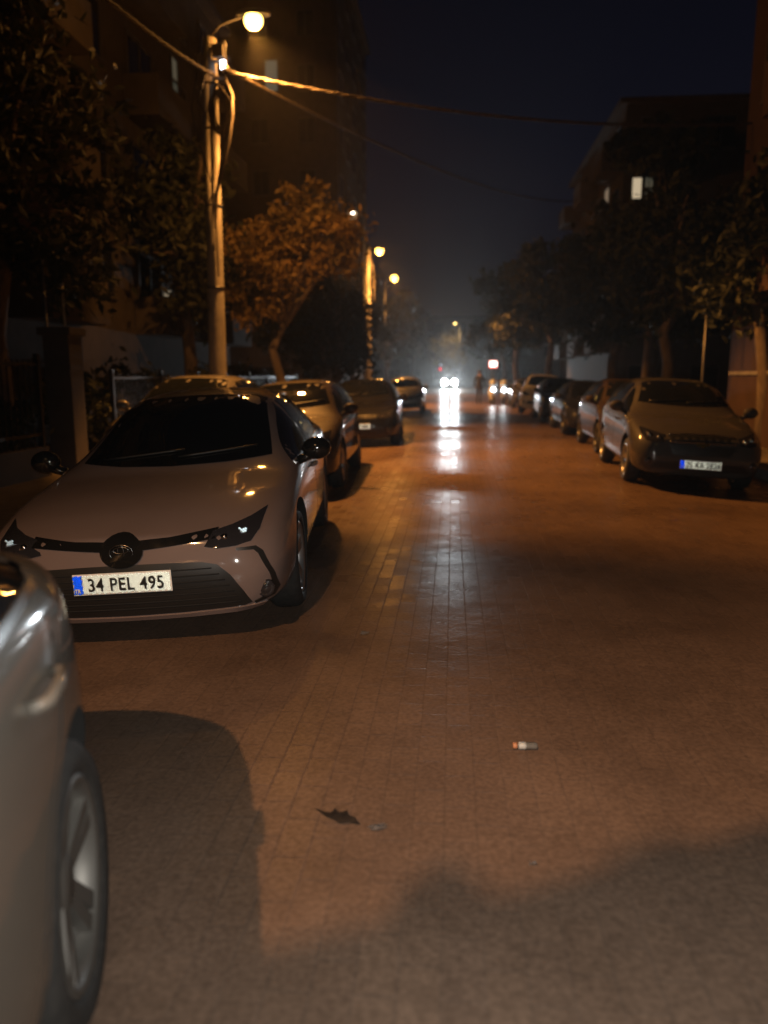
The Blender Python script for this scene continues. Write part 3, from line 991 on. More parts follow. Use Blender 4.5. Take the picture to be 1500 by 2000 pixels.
car_d = park('parked_car', 'hatch', MAT['silver_paint'], 'silver hatchback past the driveway gap on the left, a lamp mirrored in its windscreen', GL, -1.98, 31.5, R(1), front='plain', detail=False)
r1 = park('parked_car', 'hatch', MAT['grey_paint'], 'dark grey car heading the right row, plate 35 KA 2826 below a split grille', GR, 3.22, 10.3, R(-3.5), front='split', plate_text='35 KA 2826', fine=False, rim=MAT['alloy'])
r2 = park('parked_car', 'hatch', MAT['brown_paint'], 'dark brown car second in the right row, directly behind the dark grey one', GR, 3.62, 14.6, R(-1.5), front='plain', detail=False, rim=MAT['dark_alloy'])
r3 = park('parked_car', 'sedan', MAT['navy_paint'], 'dark blue saloon third in the right row', GR, 3.70, 19.6, R(-1), front='plain', detail=False, rim=MAT['dark_alloy'])
r4 = park('parked_car', 'hatch', MAT['black_paint'], 'black hatchback fourth in the right row, in front of the tall white one', GR, 3.68, 25.2, R(-1), front='plain', detail=False)
r5 = park('parked_car', 'suv', MAT['white_paint'], 'white tall car in the right row, the palest of that row', GR, 3.45, 31.0, R(-7), front='plain', detail=False)

r6 = park('parked_car', 'sedan', MAT['grey_paint'], 'dark saloon beyond the palest car of the right row, closest to the scooters', GR, 3.62, 36.4, R(-1), front='plain', detail=False, rim=MAT['dark_alloy'])

# the car driving towards us with its headlamps on
far_car = make_car('moving_car', 'suv', MAT['grey_paint'], 'oncoming car far down the road with its headlights and fog lights glaring', None, (-.38, 86, zroad(-.38, 86)), 0, 0, front='plain', detail=False)
MAT['headlamp_on'] = M('headlamp_on', (.9, .95, 1), emit=(.86, .95, 1.0), estr=260)
hs = [h for h in children(far_car) if h.name.startswith('headlight')]
for h in hs:
    for b in children(h): bpy.data.objects.remove(b)
for h in children(far_car):
    if h.name.startswith('fog_light'): h.data.materials.clear(); h.data.materials.append(MAT['headlamp_on'])
for s in (-1, 1):
    for x, z, r_ in ((.56, .90, .20), (.40, .78, .15)):
        bm = bmesh.new()
        lathe(bm, [(.001, -.03), (r_ * .7, -.022), (r_, 0), (r_, .16)], 24, 'y', (s * x, .02, z))
        fin('headlight_bulb', bm, MAT['headlamp_on'], hs[0] if s < 0 else hs[-1])
HAZE = 0.0006
DENOISE = True
# ------------------------------------------------------------------ street lighting and poles
SOD = (1.0, .39, .075)
MAT['lamp_on'] = M('sodium_lamp_glow', (1, .8, .4), emit=(1.0, .60, .12), estr=9)
MAT['lamp_on2'] = M('sodium_lamp_glow_far', (1, .8, .4), emit=(1.0, .56, .10), estr=9)
MAT['lamp_house'] = M('lamp_housing', (.02, .02, .02), rough=.6)
LAMPS = []
def point_light(name, loc, power, col=SOD, rad=.12, kind='POINT', rot=None, size=None, blend=.4):
    d = bpy.data.lights.new(name, kind)
    d.energy = power; d.color = col
    d.shadow_soft_size = rad
    if kind == 'SPOT':
        d.spot_size = size; d.spot_blend = blend
    o = bpy.data.objects.new(name, d); COL.objects.link(o)
    o.location = loc
    if rot is not None: o.rotation_euler = rot
    return o

def luminaire(parent, base, tip, lens_r, mat, power, col=SOD, cone=95, blend=.22, tilt=22, spill=750):
    """road lantern: curved bracket from base out to tip, a shaped housing and a glowing bowl below it"""
    base, tip = Vector(base), Vector(tip)
    bm = bmesh.new()
    mid = base.lerp(tip, .5) + Vector((0, 0, .16))
    pts = [base, base.lerp(mid, .5) + Vector((0, 0, .07)), mid, mid.lerp(tip, .5) + Vector((0, 0, .07)), tip + Vector((0, 0, .09))]
    tube(bm, pts, .028, 8)
    fin('lamp_arm', bm, MAT['lamp_house'], parent)
    d = (tip - base); d.z = 0; d = d.normalized()
    a = math.atan2(d.y, d.x)
    bm = bmesh.new()
    bmesh.ops.create_uvsphere(bm, u_segments=20, v_segments=12, radius=1)
    for v in bm.verts:
        v.co = Vector((v.co.x * .34, v.co.y * .15, max(v.co.z, -.15) * .11))
    bm.transform(Matrix.Translation(tip + Vector((0, 0, .10))) @ Matrix.Rotation(a, 4, 'Z'))
    hd = fin('lamp_head', bm, MAT['lamp_house'], parent, True)
    bm = bmesh.new()
    bmesh.ops.create_uvsphere(bm, u_segments=24, v_segments=14, radius=1)
    for v in bm.verts:
        v.co = Vector((v.co.x * lens_r * 1.05, v.co.y * lens_r, v.co.z * lens_r * .9))
    bm.transform(Matrix.Translation(tip) @ Matrix.Rotation(a, 4, 'Z'))
    fin('lamp_bowl', bm, mat, hd, True)
    if spill:
        at = tip + Vector((0, 0, -lens_r - .02)) + Vector(parent.location)
        point_light('street_lamp_spill', at, spill * .42, col, .12)
        sp_ = point_light('street_lamp_spill', at, spill * 1.25, col, .12, 'SPOT', None, R(150), .35)
        sp_.rotation_euler = Vector((.36, .72, -.6)).to_track_quat('-Z', 'Y').to_euler()
    return point_light('street_lamp_light', tip, power, col, .13, 'SPOT', (0, R(-tilt), 0), R(cone), blend)

def concrete_pole(label, x, y, h, r0, r1, lean=0):
    p = empty('utility_pole', (x, y, ZP), (0, 0, 0), label, 'utility pole', 'concrete utility poles along the left pavement')
    bm = bmesh.new()
    tube(bm, [(0, 0, -.3), (0, 0, 0), (lean * .5, 0, h * .5), (lean, 0, h)], [r0, r0, (r0 + r1) / 2, r1], 18)
    fin('pole_shaft', bm, MAT['concrete'], p)
    return p

P1 = concrete_pole('tall concrete utility pole nearest us, hung with coiled cable and a white box', -4.78, 15.5, 7.75, .19, .125, .10)
def box_part(name, c, s, mat, parent, bev=.01):
    bm = bmesh.new(); box(bm, c, s, bevel=bev)
    return fin(name, bm, mat, parent)
# side bracket ladder, insulators, cable coil
bm = bmesh.new()
for z in (7.02, 7.32, 7.60):
    box(bm, (.26, -.09, z), (.36, .045, .045))
for xx in (.10, .42):
    box(bm, (xx, -.115, 7.3), (.03, .03, .72))
fin('cable_bracket', bm, MAT['galv'], P1)
jb = box_part('junction_box', (.30, -.16, 7.47), (.20, .1, .22), MAT['frame'], P1)
bm = bmesh.new()
lathe(bm, [(.001, -.06), (.05, -.06), (.07, -.03), (.05, 0), (.07, .03), (.045, .06), (.001, .06)], 14, 'z', (.43, -.17, 7.16))
fin('insulator', bm, MAT['ceramic'], P1, True)
MAT['white_led'] = M('white_led', (1, 1, 1), emit=(.85, .9, 1), estr=9)
bm = bmesh.new()
box(bm, (.40, -.20, 7.22), (.10, .05, .15), bevel=.015)
fin('indicator_lamp', bm, MAT['white_led'], jb)
rng = random.Random(3)
bm = bmesh.new()
for k in range(7):
    cx, cz = .32 + rng.uniform(-.05, .05), 6.45 + rng.uniform(-.06, .06)
    rx, rz = .16 + rng.uniform(-.04, .04), .40 + rng.uniform(-.08, .06)
    tube(bm, [(cx + rx * math.cos(t), -.18 + .05 * math.sin(3 * t + k), cz + rz * math.sin(t)) for t in [2 * PI * i / 22 for i in range(23)]], .016, 6, False)
fin('cable_coil', bm, MAT['cable'], P1)
bm = bmesh.new()
tube(bm, [(.44, -.18, 6.95), (.55, -.2, 6.7), (.54, -.2, 6.35), (.46, -.2, 5.9), (.30, -.2, 5.3), (.17, -.2, 4.9), (.13, -.16, 4.3)], [.03, .035, .04, .045, .04, .035, .02], 8)
tube(bm, [(.34, -.16, 6.1), (.30, -.2, 5.6), (.22, -.2, 5.15), (.15, -.17, 4.4), (.16, -.17, 3.4)], .016, 6)
fin('cable_bundle', bm, MAT['cable'], P1)
bm = bmesh.new()
tube(bm, [(-.16, -.12, 7.0), (-.26, -.14, 6.5), (-.16, -.16, 5.9), (0, -.2, 5.5), (.12, -.17, 5.0), (-.14, -.16, 4.4), (-.24, -.15, 4.0), (-.14, -.17, 3.2), (.0, -.2, 2.7)], .012, 6)
tube(bm, [(.08, -.14, 7.2), (-.12, -.16, 6.6), (.12, -.17, 6.2)], .014, 6)
fin('loose_wire', bm, MAT['black_trim'], P1)
for z in (3.2, 4.75, 6.15, 6.95):
    bm = bmesh.new()
    r = .19 - .065 * z / 7.75 + .008
    lathe(bm, [(r, z - .02), (r + .005, z), (r, z + .02)], 18, 'z', (.10 * z / 7.75, 0, 0))
    fin('strap_band', bm, MAT['iron'], P1)
PW = 6600
L1 = luminaire(P1, (.10, -.08, 7.72), (.98, -.12, 7.98), .17, MAT['lamp_on'], PW)
L1.location = (-3.80, 15.38, 7.70)

P0 = concrete_pole('concrete utility pole behind the camera beside the pale saloon', -4.6, -6.0, 7.75, .19, .125)
L0 = luminaire(P0, (.0, .08, 7.72), (2.75, .1, 8.05), .14, MAT['lamp_on'], 4700, (1, .5, .2), 125, .42, 12, 0)
L0.location = (-1.85, -5.9, 7.72)
L0.data.shadow_soft_size = .06
P2 = concrete_pole('concrete utility pole past the third car, glowing amber lamp at its top', -4.36, 40, 8.0, .19, .13)
L2 = luminaire(P2, (.0, -.1, 7.7), (.62, -.35, 7.6), .2, MAT['lamp_on2'], PW * 1.2)
L2.location = (-3.6, 39.6, 7.3)
bm = bmesh.new()
tube(bm, [(.12, -.12, 7.4), (.32, -.15, 6.6), (.33, -.15, 5.2), (.17, -.18, 4.4)], .02, 6)
fin('loose_wire', bm, MAT['cable'], P2)
P3 = empty('street_light', (-5.25, 60, ZP), (0, 0, 0), 'slim painted metal lamp post, the farther amber lamp beyond the concrete poles', 'street light')
bm = bmesh.new()
tube(bm, [(0, 0, 0), (0, 0, .5), (0, 0, 4.5), (0, 0, 8.4)], [.11, .075, .06, .05], 12)
fin('pole_shaft', bm, MAT['iron'], P3)
L3 = luminaire(P3, (0, 0, 8.4), (.72, -.1, 8.75), .26, MAT['lamp_on2'], PW)
L3.location = (-4.5, 59.6, 8.4)
# amber lantern at the far end of the road
P4 = empty('street_light', (.75, 99.5, ZP), (0, 0, 0), 'lamp post at the far end of the road, half hidden in lit yellow leaves', 'street light')
bm = bmesh.new()
tube(bm, [(0, 0, 0), (0, 0, .5), (0, 0, 7.9)], [.11, .075, .05], 12)
fin('pole_shaft', bm, MAT['iron'], P4)
MAT['lamp_dim'] = M('lamp_glow_dim', (1, .8, .3), emit=(1.0, .68, .2), estr=6)
L4 = luminaire(P4, (0, 0, 7.9), (-.6, -.1, 8.0), .16, MAT['lamp_dim'], 1500, (1, .6, .2), 170, .5, 0, 0)
L4.location = (.1, 99.2, 7.7)
# floodlight on a mast seen over the lit tree
P5 = empty('floodlight_mast', (-4.98, 44, ZP), (0, 0, 0), 'thin mast with a small white floodlight showing above the amber-lit tree', 'floodlight')
bm = bmesh.new()
tube(bm, [(0, 0, 0), (0, 0, 5), (0, 0, 10.3)], [.08, .07, .06], 10)
fin('mast', bm, MAT['galv'], P5)
bm = bmesh.new()
tube(bm, [(0, 0, 10.1), (-.25, -.06, 10.2), (-.45, -.1, 10.2)], .03, 6)
hd = fin('lamp_arm', bm, MAT['galv'], P5)
bm = bmesh.new()
vs = [bm.verts.new(p) for p in ((-.86, -.30, 10.30), (-.36, -.30, 10.30), (-.44, -.12, 9.95), (-.78, -.12, 9.95), (-.80, .05, 10.28), (-.42, .05, 10.28), (-.46, 0, 10.0), (-.76, 0, 10.0))]
for f in ((0, 1, 5, 4), (1, 2, 6, 5), (2, 3, 7, 6), (3, 0, 4, 7), (4, 5, 6, 7), (0, 3, 2, 1)): bm.faces.new([vs[i] for i in f])
bmesh.ops.recalc_face_normals(bm, faces=bm.faces[:])
MAT['flood_face'] = M('floodlight_face', (.5, .45, .35), emit=(1, .72, .42), estr=.32)
lh = fin('lamp_head', bm, MAT['flood_face'], P5)
bm = bmesh.new()
bmesh.ops.create_icosphere(bm, subdivisions=2, radius=.075, matrix=Matrix.Translation((-.60, -.30, 10.23)))
MAT['flood_bulb'] = M('floodlight_bulb', (1, 1, 1), emit=(1, .88, .72), estr=9)
fin('bulb', bm, MAT['flood_bulb'], lh)

# overhead cables
def cable(label, a, b, sag, r=.03, n=28, twist=True):
    a, b = Vector(a), Vector(b)
    bm = bmesh.new()
    d = (b - a)
    sidev = d.cross(Vector((0, 0, 1))).normalized()
    def P(t): return a.lerp(b, t) + Vector((0, 0, -sag * 4 * t * (1 - t)))
    if twist:
        for k in range(3):
            pts = []
            m = n * 5
            for i in range(m + 1):
                t = i / m
                w = 2 * PI * (k / 3 + t * d.length / .9)
                pts.append(P(t) + sidev * r * math.cos(w) + Vector((0, 0, r * math.sin(w))))
            tube(bm, pts, r * .8, 5)
    else:
        tube(bm, [P(i / n) for i in range(n + 1)], r, 6)
    o = fin('overhead_cable', bm, MAT['cable'])
    return tag(o, label, 'cable', 'overhead cables from the nearest pole')
px = lambda x, y, z: (-4.78 + x, 15.5 + y, ZP + z)
cable('overhead cable sagging from the nearest pole back over the left pavement', px(.3, -.2, 7.0), (-4.5, -5.9, 7.3), 1.2, .02)
cable('steeper overhead cable dropping from the nearest pole across the road', px(.46, -.2, 7.14), (7.95, 52, 12.4), .8, .024)
cable('flatter overhead cable from the nearest pole over the road to the right building', px(.42, -.2, 7.1), (6.95, 20.2, 7.35), .35, .02)

# ------------------------------------------------------------------ vegetation
def blob_points(rng, blobs, n):
    out = []
    vol = [b[3] * b[4] * b[5] for b in blobs]
    tot = sum(vol)
    for b, v in zip(blobs, vol):
        k = int(n * v / tot)
        # leaf clumps inside each bough
        clumps = []
        for i in range(max(6, k // 55)):
            d = Vector((rng.gauss(0, 1), rng.gauss(0, 1), rng.gauss(0, 1))).normalized()
            rr = rng.uniform(.35, 1.0) ** .6
            clumps.append((Vector((b[0] + d.x * b[3] * rr, b[1] + d.y * b[4] * rr, b[2] + d.z * b[5] * rr)), rng.uniform(.14, .34) * min(b[3], b[5])))
        for i in range(k):
            c, s = clumps[rng.randrange(len(clumps))]
            out.append(c + Vector((rng.gauss(0, s), rng.gauss(0, s), rng.gauss(0, s * .8))))
    return out

def tree(name, label, x, y, z0, trunk, blobs, n, leaf, mat, seed, group=None, cat='tree'):
    rng = random.Random(seed)
    t = empty(name, (x, y, z0), (0, 0, 0), label, cat, group)
    bm = bmesh.new()
    h, r = trunk
    if h > 0:
        w = [(rng.uniform(-.1, .1) * i, rng.uniform(-.1, .1) * i) for i in range(5)]
        pts = [(w[i][0], w[i][1], h * i / 4 - (.2 if i == 0 else 0)) for i in range(5)]
        tube(bm, pts, [r * 1.25, r, r * .9, r * .8, r * .72], 10)
        tp = Vector(pts[-1])
        for b in blobs:
            e = Vector(b[:3])
            m = tp.lerp(e, .5) + Vector((rng.uniform(-.2, .2), rng.uniform(-.2, .2), .12))
            tube(bm, [tp - Vector((0, 0, .1)), m, e, e + Vector((rng.uniform(-.3, .3), 0, b[5] * .6))], [r * .6, r * .42, r * .25, r * .08], 7)
            for q in range(3):
                e2 = e + Vector((rng.uniform(-1, 1) * b[3], rng.uniform(-1, 1) * b[4], rng.uniform(-.4, .8) * b[5]))
                tube(bm, [m, m.lerp(e2, .55) + Vector((0, 0, .1)), e2], [r * .26, r * .16, r * .05], 5)
        fin('trunk', bm, MAT['bark'], t)
    else: bm.free()
    verts, faces = [], []
    for p in blob_points(rng, blobs, n):
        d = Vector((rng.gauss(0, 1), rng.gauss(0, 1), rng.gauss(0, .8) + .4)).normalized()
        u = d.orthogonal().normalized()
        u = Quaternion(d, rng.uniform(0, 2 * PI)) @ u
        w = d.cross(u)
        s = leaf * rng.uniform(.6, 1.35)
        i = len(verts)
        verts += [p - u * s, p - w * s * .45 + d * s * .12, p + u * s, p + w * s * .45 + d * s * .12]
        faces.append((i, i + 1, i + 2, i + 3))
    raw('crown', verts, faces, mat, t)
    return t

# the amber-lit tree beyond the nearest pole
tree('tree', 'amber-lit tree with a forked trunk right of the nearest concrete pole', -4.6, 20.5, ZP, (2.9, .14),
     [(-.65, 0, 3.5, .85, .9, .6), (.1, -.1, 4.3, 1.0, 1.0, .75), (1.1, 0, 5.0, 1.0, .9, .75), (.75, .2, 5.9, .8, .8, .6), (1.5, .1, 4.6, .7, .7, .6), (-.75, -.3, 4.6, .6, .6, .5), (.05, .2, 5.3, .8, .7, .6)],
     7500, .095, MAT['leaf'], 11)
tree('tree', 'dark evergreen tree with low branches behind the third car', -4.0, 25.5, ZP, (1.4, .16),
     [(0, 0, 2.3, 1.3, 1.2, 1.0), (.3, .2, 3.3, 1.1, 1.0, .8), (-.6, 0, 2.9, 1.0, .9, .8), (.9, .1, 2.2, .7, .8, .7), (.1, 0, 4.1, .6, .6, .5)],
     6000, .10, MAT['leaf_dark'], 12)
GLT = 'dark trees in the front gardens on the left'
def big(label, x, y, h, w, seed, n=6500, leaf=.15, mat='leaf_dark', group=None, base=None, name='tree'):
    rng = random.Random(seed)
    b0 = base if base is not None else h * .28
    bl = []
    for i in range(8):
        a = rng.uniform(0, 2 * PI)
        zz = lerp(b0 + .12 * h, h * .88, (i + .5) / 8)
        rr = w * (1 - .45 * ((zz - b0) / (h - b0)) ** 2)
        bl.append((math.cos(a) * rr * .42, math.sin(a) * rr * .42, zz, rr * .62, rr * .62, (h - b0) * .17))
    return tree(name, label, x, y, ZP, (b0 + .2 * h, .05 + h * .018), bl, n, leaf, MAT[mat], seed, group)
big('tall dark tree at the garden edge, left of the nearest concrete pole', -7.6, 12.5, 9.0, 2.6, 21, 9000, .13, 'leaf_dark', GLT)
big('broad dark tree nearest the camera beyond the garden railing', -8.2, 8.0, 8.5, 2.6, 22, 8000, .13, 'leaf_dark', GLT)
big('dark garden tree between the nearest pole and the amber-lit tree', -7.4, 21.5, 8.5, 2.0, 23, 6000, .14, 'leaf_dark', GLT)
big('dark tree in front of the tall left block, beyond the amber-lit tree', -6.6, 31, 8.2, 2.3, 24, 6000, .16, 'leaf_dark', GLT)
big('dim tree between the second and the third lamp', -6.6, 50, 8.5, 2.6, 25, 5000, .2, 'leaf_dark', GLT)
big('dim tree left of the road just past the slim metal lamp post', -5.6, 68, 9.0, 3.4, 26, 5000, .22, 'leaf_dark', GLT)
GRT = 'dark trees along the right pavement'
big('dark tree on the right pavement behind the dark grey car', 6.6, 17.0, 6.3, 1.9, 31, 6500, .13, 'leaf_dark', GRT)
big('dark tree on the right pavement beside the third parked car', 6.3, 23.5, 7.6, 2.3, 32, 6500, .14, 'leaf_dark', GRT)
big('broad dark tree on the right pavement below the lit windows', 6.1, 31, 8.6, 2.9, 33, 7500, .16, 'leaf_dark', GRT)
big('dark tree leaning over the road behind the scooters', 4.9, 42, 8.6, 3.2, 34, 7500, .18, 'leaf_dark', GRT, 2.6)
big('dark tree on the right between the scooters and the oncoming car', 4.4, 55, 9.6, 3.6, 35, 6500, .22, 'leaf_dark', GRT, 2.8)
big('far dark tree on the right near the oncoming car', 4.6, 72, 9.8, 4.2, 36, 6000, .26, 'leaf_dark', GRT, 2.8)
big('tall dark tree on the right in front of the block with lit windows', 8.9, 36.5, 13.2, 2.6, 37, 8000, .2, 'leaf_dark', GRT, 9.2)
# yellow-lit tree closing the road, and its neighbour
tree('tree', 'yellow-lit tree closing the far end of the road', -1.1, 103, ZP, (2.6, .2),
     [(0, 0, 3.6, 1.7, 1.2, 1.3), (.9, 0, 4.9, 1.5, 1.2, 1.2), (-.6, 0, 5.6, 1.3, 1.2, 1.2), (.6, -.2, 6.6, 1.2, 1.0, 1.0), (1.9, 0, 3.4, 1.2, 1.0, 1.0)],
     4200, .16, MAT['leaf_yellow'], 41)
big('dark tree left of the yellow-lit one at the road end', -5.6, 107, 11.0, 3.8, 42, 4000, .26, 'leaf_dark')
big('dark tree right of the yellow-lit one at the road end', 5.4, 108, 10.0, 3.8, 43, 4000, .26, 'leaf_dark')
# unseen tree added behind the camera, its bough laid out to shade the paving
tree('tree', 'unseen tree added behind the camera to shade the paving', -3.9, -2.6, ZP, (2.7, .09),
     [(3.15 + k * .36 + r * .30, .27 + k * .16 - r * .48, 4.0 - r * .12, .27, .24, .16) for r in range(4) for k in range(7 - r)],
     18000, .075, MAT['leaf_dark'], 51)

# ------------------------------------------------------------------ buildings
MAT['lit_warm'] = M('lit_room_warm', (.4, .35, .3), emit=(1.0, .80, .52), estr=.5)
MAT['lit_dim'] = M('lit_curtain_dim', (.4, .4, .35), emit=(.75, .72, .5), estr=.07)
MAT['lit_green'] = M('lit_blind_greenish', (.35, .4, .35), emit=(.52, .62, .48), estr=.10)
MAT['lit_faint'] = M('lit_blind_faint', (.3, .3, .4), emit=(.4, .45, .6), estr=.05)

def window(parent, face, c, w, h, pane, mullion=1):
    """face: 'south' looks at the camera (-y), 'east' / 'west' look across the street"""
    fr = bmesh.new(); pn = bmesh.new()
    t = .07
    def B(bm, du, dz, su, sz, d0, d1):
        dd = (d0 + d1) / 2
        if face == 'south': box(bm, (c[0] + du, c[1] - dd, c[2] + dz), (su, d1 - d0, sz))
        else:
            s = 1 if face == 'east' else -1
            box(bm, (c[0] + s * dd, c[1] + du, c[2] + dz), (d1 - d0, su, sz))
    B(fr, 0, h / 2 + t / 2, w + 2 * t, t, -.06, .05); B(fr, 0, -h / 2 - t / 2, w + 2 * t, t, -.06, .09)
    B(fr, -w / 2 - t / 2, 0, t, h, -.06, .05); B(fr, w / 2 + t / 2, 0, t, h, -.06, .05)
    for i in range(mullion):
        B(fr, w * ((i + 1) / (mullion + 1) - .5), 0, .05, h, -.04, .035)
    f = fin('window', fr, MAT['frame'], parent)
    B(pn, 0, 0, w, h, -.05, .012)
    fin('pane', pn, pane, f)
    return f

def block(label, x0, x1, y0, y1, h, mat, floors, south=None, side=None, side_face='east', lit={}, balcony=True, roof=True):
    b = empty('apartment_block', ((x0 + x1) / 2, (y0 + y1) / 2, -.3), (0, 0, 0), label, 'apartment block')
    ox, oy = -(x0 + x1) / 2, -(y0 + y1) / 2
    bm = bmesh.new()
    box(bm, (0, 0, h / 2), (x1 - x0, y1 - y0, h))
    fin('wall', bm, mat, b)
    fh = h / floors
    bm = bmesh.new()
    box(bm, (0, 0, h + .12), (x1 - x0 + .7, y1 - y0 + .7, .24), bevel=.03)
    fin('roof', bm, MAT['render'], b)
    if side:
        xf = x1 + ox if side_face == 'east' else x0 + ox
        s = 1 if side_face == 'east' else -1
        for fl in range(1, floors):
            for k in range(side):
                yy = lerp(y0, y1, (k + .5) / side) + oy
                key = ('side', fl, k)
                pm = lit.get(key, MAT['dark_pane'])
                window(b, side_face, (xf, yy, fh * (fl + .55)), 1.3 if k % 2 else 1.7, 1.35, pm, 1)
            if balcony and fl:
                for k in range(0, side, 2):
                    yy = lerp(y0, y1, (k + .5) / side) + oy
                    bm = bmesh.new()
                    box(bm, (xf + s * .5, yy, fh * fl + .1), (1.0, 2.6, .16))
                    box(bm, (xf + s * .97, yy, fh * fl + .62), (.06, 2.6, .88))
                    for e in (-1.27, 1.27): box(bm, (xf + s * .485, yy + e, fh * fl + .62), (.91, .06, .88))
                    fin('balcony', bm, mat, b)
    if south:
        for fl in range(floors):
            for k in range(south):
                xx = lerp(x0, x1, (k + .5) / south) + ox
                pm = lit.get(('south', fl, k), MAT['dark_pane'])
                window(b, 'south', (xx, y0 + oy, fh * (fl + .55)), 1.3, 1.35, pm, 1)
    return b, (-ox, -oy, -.3)

# left: long block behind the garden trees, and the tall block farther on
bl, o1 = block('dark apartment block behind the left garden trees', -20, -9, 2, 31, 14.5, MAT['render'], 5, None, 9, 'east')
window(bl, 'east', (-9 - o1[0], 25.8 - o1[1], 10.75 - o1[2]), .5, 1.25, MAT['lit_dim'], 0)
window(bl, 'east', (-9 - o1[0], 24.2 - o1[1], 3.98 - o1[2]), .75, .28, MAT['lit_warm'], 3)
b2, o2 = block('tall apartment block far behind the nearest pole with two faintly lit windows', -26, -7.3, 50, 66, 27, MAT['render'], 9, None, 5, 'east', balcony=False)
for i in range(8):
    for k in range(6):
        zz = 27 / 9 * (i + .55)
        xx = -9.2 - k * 2.9
        if abs(xx + 11.33) < 1.2 and abs(zz - 19.9) < 2: continue
        if k in (3, 5) : continue
        window(b2, 'south', (xx - o2[0], 50 - o2[1], zz), .95, 1.35, MAT['dark_pane'], 1)
window(b2, 'south', (-11.33 - o2[0], 50 - o2[1], 19.5 - o2[2]), .74, 1.75, MAT['lit_green'], 0)
window(b2, 'south', (-14.18 - o2[0], 50 - o2[1], 20.2 - o2[2]), .62, .9, MAT['lit_faint'], 0)
# right: red rendered block close by, farther block with lit windows
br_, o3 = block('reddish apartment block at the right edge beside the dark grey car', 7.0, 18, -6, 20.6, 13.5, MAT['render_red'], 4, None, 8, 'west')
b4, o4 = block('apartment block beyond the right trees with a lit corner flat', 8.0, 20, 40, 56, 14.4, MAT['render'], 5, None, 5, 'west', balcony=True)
window(b4, 'south', (8.66 - o4[0], 40 - o4[1], 10.35 - o4[2]), .42, .95, MAT['lit_warm'], 0)
window(b4, 'south', (9.22 - o4[0], 40 - o4[1], 10.35 - o4[2]), .34, .95, MAT['lit_dim'], 1)
for fl in (0, 1, 2, 4):
    for xx in (9.4, 12.4, 15.6): window(b4, 'south', (xx - o4[0], 40 - o4[1], 2.88 * (fl + .55)), 1.3, 1.35, MAT['dark_pane'], 1)
MAT['lit_mid'] = M('lit_curtain_mid', (.4, .35, .3), emit=(.9, .74, .52), estr=.16)
window(b4, 'west', (8 - o4[0], 43.9 - o4[1], 10.55 - o4[2]), 1.2, 1.3, MAT['lit_mid'], 0)
window(b4, 'west', (8 - o4[0], 45.9 - o4[1], 10.2 - o4[2]), .9, .8, MAT['lit_dim'], 0)
window(b4, 'west', (8 - o4[0], 54.0 - o4[1], 12.4 - o4[2]), 1.3, .8, MAT['lit_dim'], 0)
b5, _o = block('low pale block closing the far end of the road', -14, 16, 120, 130, 10.5, MAT['render_pale'], 3, 9)

# ------------------------------------------------------------------ garden boundary left, gate pillar right
def railing(label, x, y0, y1, h, mat, step=.14, group=None):
    f = empty('garden_fence', (x, (y0 + y1) / 2, ZP), (0, 0, 0), label, 'fence', group)
    n = max(1, int(round((y1 - y0) / 2.4)))
    for i in range(n + 1):
        yy = lerp(y0, y1, i / n) - (y0 + y1) / 2
        bm = bmesh.new(); box(bm, (0, yy, h / 2 + .05), (.07, .07, h + .1), bevel=.008)
        fin('fence_post', bm, mat, f)
    bm = bmesh.new()
    box(bm, (0, 0, .22), (.20, y1 - y0, .44))
    fin('plinth_wall', bm, MAT['render'], f)
    bm = bmesh.new()
    for z in (.62, h - .06):
        box(bm, (0, 0, z), (.035, y1 - y0, .045))
    k = int((y1 - y0) / step)
    for i in range(k):
        yy = (i + .5) * (y1 - y0) / k - (y1 - y0) / 2
        box(bm, (0, yy, (.44 + h) / 2), (.016, .016, h - .44))
    fin('bars', bm, mat, f)
    return f
railing('iron garden railing on a low wall, left of the beige saloon', -6.1, 4.0, 11.0, 1.7, MAT['iron'])
tree('hedge', 'dark hedge added along the farther garden edge to hide bright facade windows', -6.9, 21, ZP, (0, 0),
     [(0, -7 + k * 2.0, .95, .55, 1.25, .85) for k in range(9)], 9000, .09, MAT['leaf_dark'], 61, None, 'hedge')  # added to cover facade windows that come out too bright
tree('hedge', 'dark hedge added behind the near garden railing to hide bright windows', -6.75, 7.5, ZP, (0, 0),
     [(0, -3.2 + k * 1.6, 1.0, .5, 1.0, .85) for k in range(5)], 6000, .08, MAT['leaf_dark'], 62, None, 'hedge')  # second added hedge, also there to keep the facade dark
railing('iron garden railing farther on, beyond the pale car on the pavement', -6.1, 13.5, 30, 1.5, MAT['iron'])
gp = empty('gate_pillar', (-6.15, 11.9, ZP), (0, 0, 0), 'rendered gate pillar with a capstone at the end of the near garden railing', 'gate pillar')
bm = bmesh.new(); box(bm, (0, 0, 1.05), (.42, .42, 2.1), bevel=.012); fin('shaft', bm, MAT['render'], gp)
bm = bmesh.new(); box(bm, (0, 0, 2.16), (.54, .54, .12), bevel=.02); fin('capstone', bm, MAT['render'], gp)
for yy, zz, lb in ((12.3, 3.3, 'thin steel washing-line post behind the gate pillar'), (12.9, 3.0, 'second thin steel post next to the washing-line post')):
    bm = bmesh.new(); tube(bm, [(0, 0, -.1), (0, 0, zz)], .022, 8)
    bmesh.ops.create_uvsphere(bm, u_segments=8, v_segments=6, radius=.035, matrix=Matrix.Translation((0, 0, zz)))
    o = fin('steel_post', bm, MAT['galv']); o.location = (-6.6, yy, ZP)
    tag(o, lb, 'post')
bm = bmesh.new(); tube(bm, [(0, 0, 0), (0, 0, 3.75)], .022, 8)
bmesh.ops.create_uvsphere(bm, u_segments=8, v_segments=6, radius=.04, matrix=Matrix.Translation((0, 0, 3.75)))
